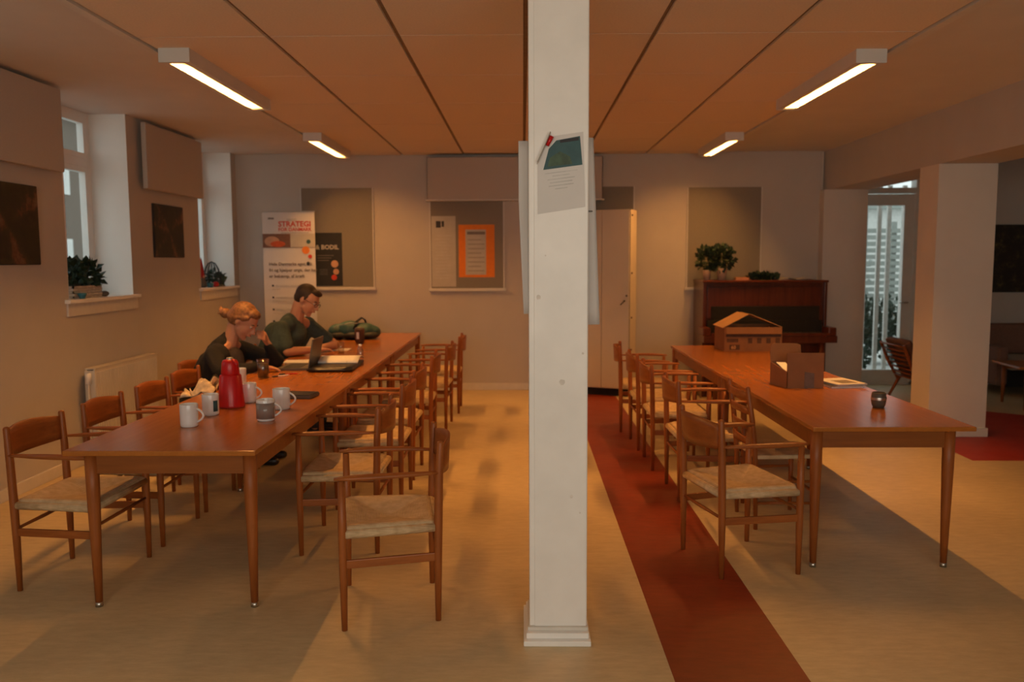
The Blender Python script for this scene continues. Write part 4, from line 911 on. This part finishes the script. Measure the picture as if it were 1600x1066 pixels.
for k in range(8):
    p = Bt.lerp(Bb, (k + .3) / 8); b = bmesh.new(); tube(b, [p + Vector((0, -.29, 0)), p + Vector((-.02, 0, 0)), p + Vector((0, .29, 0))], .026, 8, flat=(1, .35)); link('back_slat', b, 'chair_wood_y', t, True)
tmx = Matrix.Translation((Bt + Bb) / 2 + Vector((.07, 0, .03))) @ Matrix.Rotation(math.atan2(Bt.x - Bb.x, Bt.z - Bb.z), 4, 'Y')
b = bmesh.new(); box(b, -.04, .04, -.265, .265, -.25, .25, .03)
for v in b.verts: v.co = tmx @ v.co
link('back_cushion', b, 'cushion_brown', t, True); bx('seat_cushion', 'cushion_brown', t, -.14, .33, -.27, .27, .33, .43, .03)

# ================================================================= PEOPLE
def fingers(bm, wrist, hand_dir, side_dir, palm_n, curl, scale=1.0, thumb=1):
    """palm and five unequal, bent fingers; palm_n points the way the fingers curl"""
    w0 = Vector(wrist); d = Vector(hand_dir).normalized(); n = Vector(palm_n); n = (n - d * n.dot(d)).normalized(); s = d.cross(n).normalized() * thumb; k = scale
    for q in (-.026, -.009, .009, .026): cap(bm, w0 + s * q * .6 * k, w0 + d * .085 * k + s * q * 1.05 * k, .015 * k, .0125 * k, 8)
    for q, L in ((.031, .068), (.011, .080), (-.010, .075), (-.030, .058)):
        p = w0 + d * .09 * k + s * q * k; dd = d.copy(); a = curl
        for seg, f, r in ((0, .46, .0092), (1, .31, .0085), (2, .23, .0075)):
            dd = (dd * math.cos(a) + n * math.sin(a)).normalized() if seg else (d * math.cos(a * .6) + n * math.sin(a * .6) + s * q * 1.5).normalized()
            n2 = n; e = p + dd * L * f * k; cap(bm, p, e, r * k, r * .92 * k, 8); p = e
    tb = w0 + d * .02 * k + s * .028 * k; e1 = tb + (d * .6 + s * .75 + n * .25).normalized() * .042 * k; cap(bm, tb, e1, .013 * k, .0105 * k, 8); cap(bm, e1, e1 + (d * .9 + s * .25 + n * .4).normalized() * .034 * k, .0100 * k, .0085 * k, 8)
def head_geo(bm, c, F, U, k=1.0):
    """cranium, jaw, nose, ears round centre c, facing F with up U"""
    F = F.normalized(); U = (U - F * U.dot(F)).normalized(); R = F.cross(U)
    mt = Matrix((F, R, U)).transposed()
    P = lambda f, r, u: c + (F * f + R * r + U * u) * k
    ball(bm, P(-.012, 0, .028), (.098 * k, .076 * k, .088 * k), 20, 14, mt); ball(bm, P(.03, 0, -.02), (.062 * k, .060 * k, .085 * k), 16, 12, mt)
    cap(bm, P(.035, 0, -.075), P(.062, 0, -.095), .034 * k, .022 * k); cap(bm, P(.01, .045, -.05), P(.05, .02, -.09), .022 * k, .018 * k); cap(bm, P(.01, -.045, -.05), P(.05, -.02, -.09), .022 * k, .018 * k)
    cap(bm, P(.088, 0, .012), P(.108, 0, -.026), .009 * k, .012 * k, 8); cap(bm, P(.098, .009, -.03), P(.098, -.009, -.03), .009 * k, .009 * k, 8)
    cap(bm, P(.082, .03, .022), P(.084, .012, .024), .009 * k, .009 * k, 8); cap(bm, P(.082, -.03, .022), P(.084, -.012, .024), .009 * k, .009 * k, 8)
    cap(bm, P(.09, .014, -.055), P(.09, -.014, -.055), .009 * k, .009 * k, 8)
    for s in (-1, 1): ball(bm, P(-.008, s * .077, -.004), (.018 * k, .009 * k, .030 * k), 10, 8, mt)
    return P, mt
def person(label, loc): return thing('person', label, 'person', loc)
def face_bits(t, P, k):
    for s in (-1, 1):
        b = bmesh.new(); ball(b, P(.0765, s * .030, .006), .0095 * k, 10, 8); e = link('eye', b, 'eye_white', t, True)
        b = bmesh.new(); ball(b, P(.0835, s * .030, .005), .0045 * k, 8, 6); link('iris', b, 'ink', e, True)
        b = bmesh.new(); tube(b, [P(.086, s * .016, .026), P(.088, s * .032, .031), P(.078, s * .047, .026)], .0035 * k, 6); link('eyebrow', b, 'hair_dark', t, True)
    b = bmesh.new(); tube(b, [P(.094, .020, -.055), P(.100, 0, -.053), P(.094, -.020, -.055)], [.003 * k, .0055 * k, .003 * k], 8); link('mouth', b, 'lip', t, True)
V = Vector
# ---- woman
t = person('woman in black cardigan, blonde hair tied up, hand at mouth, bent over a laptop', (-2.42, 6.52, 0)); O = V(t.location)
L = lambda *p: V(p) - O
hc = L(-2.185, 6.47, 1.135); F = V((.80, -.16, -.60)); U = V((.55, 0, .80)); k = 1.12
neck0 = L(-2.31, 6.49, .955)
shR, shL = L(-2.37, 6.30, .885), L(-2.29, 6.67, .90); elR, wrR = L(-2.27, 6.17, .775), L(-2.02, 6.33, .795); elL, wrL = L(-2.00, 6.70, .80), L(-2.045, 6.60, .955)
hip = L(-2.50, 6.52, .52); kn = [L(-2.08, 6.42, .50), L(-2.08, 6.64, .50)]; ft = [L(-2.10, 6.42, .07), L(-2.10, 6.64, .07)]
b = bmesh.new(); P, mt = head_geo(b, hc, F, U, k)
cap(b, P(-.045, 0, -.05), neck0, .052, .060); cap(b, neck0, L(-2.42, 6.50, .80), .055, .09); cap(b, L(-2.42, 6.50, .80), hip, .09, .10)
cap(b, neck0, shR, .05, .05); cap(b, neck0, shL, .05, .05); cap(b, shR, elR, .046, .036); cap(b, elR, wrR, .038, .025); cap(b, shL, elL, .046, .036); cap(b, elL, wrL, .038, .025)
fingers(b, wrR, V((.75, .25, -.10)), None or V((0, 1, 0)), V((0, 0, -1)), .35, 1.0, 1)
fingers(b, wrL, V((-.05, -.75, .55)), None or V((0, 1, 0)), V((-.8, -.3, .2)), .75, 1.0, -1)
for a in (0, 1): 
    hj = hip + V((.02, -.09 if a == 0 else .09, -.01)); cap(b, hj, kn[a], .078, .056); cap(b, kn[a], ft[a], .054, .036); cap(b, ft[a] + V((-.03, 0, -.025)), ft[a] + V((.13, 0, -.04)), .034, .026)
voxel('body', b, 'skin', t, .0075, 2); face_bits(t, P, k)
b = bmesh.new(); cap(b, L(-2.36, 6.35, .875), L(-2.40, 6.40, .70), .10, .13); cap(b, L(-2.32, 6.62, .88), L(-2.38, 6.62, .70), .10, .13); cap(b, L(-2.38, 6.49, .87), L(-2.50, 6.52, .55), .125, .175)
cap(b, L(-2.43, 6.40, .82), L(-2.55, 6.44, .52), .10, .15); cap(b, L(-2.43, 6.60, .82), L(-2.53, 6.60, .52), .10, .15)
cap(b, shR, elR, .072, .060); cap(b, elR, wrR + V((-.02, 0, 0)), .060, .036); cap(b, shL, elL, .072, .055); cap(b, elL, wrL + V((0, .01, -.03)), .054, .038); cap(b, L(-2.36, 6.42, .965), L(-2.36, 6.57, .965), .055, .055); cap(b, L(-2.38, 6.49, .93), L(-2.325, 6.49, 1.005), .085, .056)
voxel('cardigan', b, 'cloth_black', t, .010, 4)
b = bmesh.new(); cap(b, L(-2.27, 6.46, .86), L(-2.27, 6.46, .70), .075, .10); voxel('top', b, 'cloth_brown', t, .010, 3)
b = bmesh.new()
for a in (0, 1): hj = hip + V((.02, -.09 if a == 0 else .09, -.01)); cap(b, hj, kn[a], .092, .068); cap(b, kn[a], ft[a] + V((0, 0, .04)), .066, .048)
voxel('trousers', b, 'cloth_denim', t, .011, 3)
for a in (0, 1): b = bmesh.new(); cap(b, ft[a] + V((-.035, 0, -.028)), ft[a] + V((.14, 0, -.036)), .042, .034); voxel('shoe', b, 'black_plastic', t, .009, 2)
b = bmesh.new(); ball(b, P(-.028, 0, .040), (.098 * k, .086 * k, .092 * k), 20, 14, mt); ball(b, P(-.055, 0, -.005), (.075 * k, .078 * k, .065 * k), 16, 12, mt); ball(b, P(.03, 0, .085), (.05 * k, .06 * k, .035 * k), 14, 10, mt)
for s in (-1, 1): cap(b, P(.035, s * .066, .05), P(-.03, s * .072, .01), .016 * k, .02 * k)
voxel('hair', b, 'hair_blonde', t, .0075, 2)
b = bmesh.new(); c0 = P(-.145, 0, -.035); ball(b, c0, (.042, .045, .042), 14, 10); cap(b, P(-.10, 0, -.02), c0, .03, .03)
r = random.Random(2)
for q in range(9): a = r.uniform(-.8, .8); cap(b, c0, c0 + V((-.050, .02 * a, .012 + .03 * r.random())) + V((0, .03 * a, .02 * a)), .012, .006, 6)
voxel('hair_bun', b, 'hair_blonde', t, .007, 1)
# ---- man
t = person('man in a grey-green t-shirt and glasses, short dark hair, forearms on the table', (-2.33, 7.66, 0)); O = V(t.location)
hc = L(-1.975, 7.60, 1.245); F = V((.84, -.20, -.46)); U = V((.44, 0, .88)); k = 1.14
neck0 = L(-2.10, 7.64, 1.06); shR, shL = L(-2.18, 7.43, .99), L(-2.05, 7.86, 1.0)
elR, wrR = L(-2.10, 7.36, .80), L(-1.90, 7.52, .80); elL, wrL = L(-1.80, 7.93, .80), L(-1.88, 7.76, .80); hip = L(-2.36, 7.66, .54)
kn = [L(-1.96, 7.54, .52), L(-1.96, 7.78, .52)]; ft = [L(-1.92, 7.54, .075), L(-1.92, 7.80, .075)]
b = bmesh.new(); P, mt = head_geo(b, hc, F, U, k)
cap(b, P(-.045, 0, -.05), neck0, .062, .070); cap(b, neck0, L(-2.26, 7.65, .88), .065, .12); cap(b, L(-2.26, 7.65, .88), hip, .12, .13)
cap(b, neck0, shR, .06, .058); cap(b, neck0, shL, .06, .058); cap(b, shR, elR, .055, .043); cap(b, elR, wrR, .045, .030); cap(b, shL, elL, .055, .043); cap(b, elL, wrL, .045, .030)
fingers(b, wrR, V((.85, .35, .03)), None, V((0, 0, -1)), .40, 1.1, 1); fingers(b, wrL, V((-.25, -.9, .03)), None, V((0, 0, -1)), .40, 1.1, -1)
for a in (0, 1):
    hj = hip + V((.02, -.10 if a == 0 else .10, -.01)); cap(b, hj, kn[a], .088, .062); cap(b, kn[a], ft[a], .060, .040); cap(b, ft[a] + V((-.03, 0, -.03)), ft[a] + V((.15, 0, -.045)), .036, .028)
voxel('body', b, 'skin', t, .008, 2); face_bits(t, P, k)
b = bmesh.new(); cap(b, L(-2.15, 7.62, 1.0), L(-2.24, 7.65, .84), .115, .17); cap(b, L(-2.24, 7.65, .84), L(-2.34, 7.66, .52), .18, .19); cap(b, shR, L(-2.20, 7.42, .85), .085, .10); cap(b, shL, L(-2.15, 7.82, .84), .085, .10)
cap(b, L(-2.26, 7.55, .95), L(-2.36, 7.60, .60), .11, .16); cap(b, shR, shR.lerp(elR, .72), .080, .070); cap(b, shL, shL.lerp(elL, .68), .078, .066); cap(b, L(-2.14, 7.52, 1.035), L(-2.12, 7.77, 1.035), .072, .072); cap(b, L(-2.14, 7.63, 1.03), L(-2.14, 7.65, .95), .105, .14); cap(b, L(-2.125, 7.60, 1.07), L(-2.125, 7.67, 1.07), .066, .066)
voxel('t_shirt', b, 'cloth_teal', t, .011, 4)
b = bmesh.new()
for a in (0, 1): hj = hip + V((.02, -.10 if a == 0 else .10, -.01)); cap(b, hj, kn[a], .100, .074); cap(b, kn[a], ft[a] + V((0, 0, .03)), .072, .052)
voxel('trousers', b, 'cloth_denim', t, .012, 3)
for a in (0, 1): b = bmesh.new(); cap(b, ft[a] + V((-.035, 0, -.03)), ft[a] + V((.16, 0, -.038)), .044, .036); voxel('shoe', b, 'black_plastic', t, .009, 2)
b = bmesh.new(); ball(b, P(-.030, 0, .042), (.092 * k, .083 * k, .086 * k), 20, 14, mt); ball(b, P(-.055, 0, .0), (.062 * k, .074 * k, .06 * k), 16, 12, mt); ball(b, P(.045, 0, .088), (.045 * k, .055 * k, .026 * k), 14, 10, mt)
for s in (-1, 1): cap(b, P(.01, s * .073, .035), P(.0, s * .076, .0), .010 * k, .008 * k)
voxel('hair', b, 'hair_dark', t, .0075, 2)
b = bmesh.new()
for s in (-1, 1):
    tube(b, [P(.098, s * .030 + .021 * math.cos(2 * PI * q / 14), .002 + .016 * math.sin(2 * PI * q / 14)) for q in range(15)], .0022, 6); tube(b, [P(.096, s * .052, .006), P(.05, s * .076, .01), P(-.005, s * .080, .012)], .0022, 6)
tube(b, [P(.099, -.010, .005), P(.099, .010, .005)], .002, 6); link('glasses', b, 'black_plastic', t)
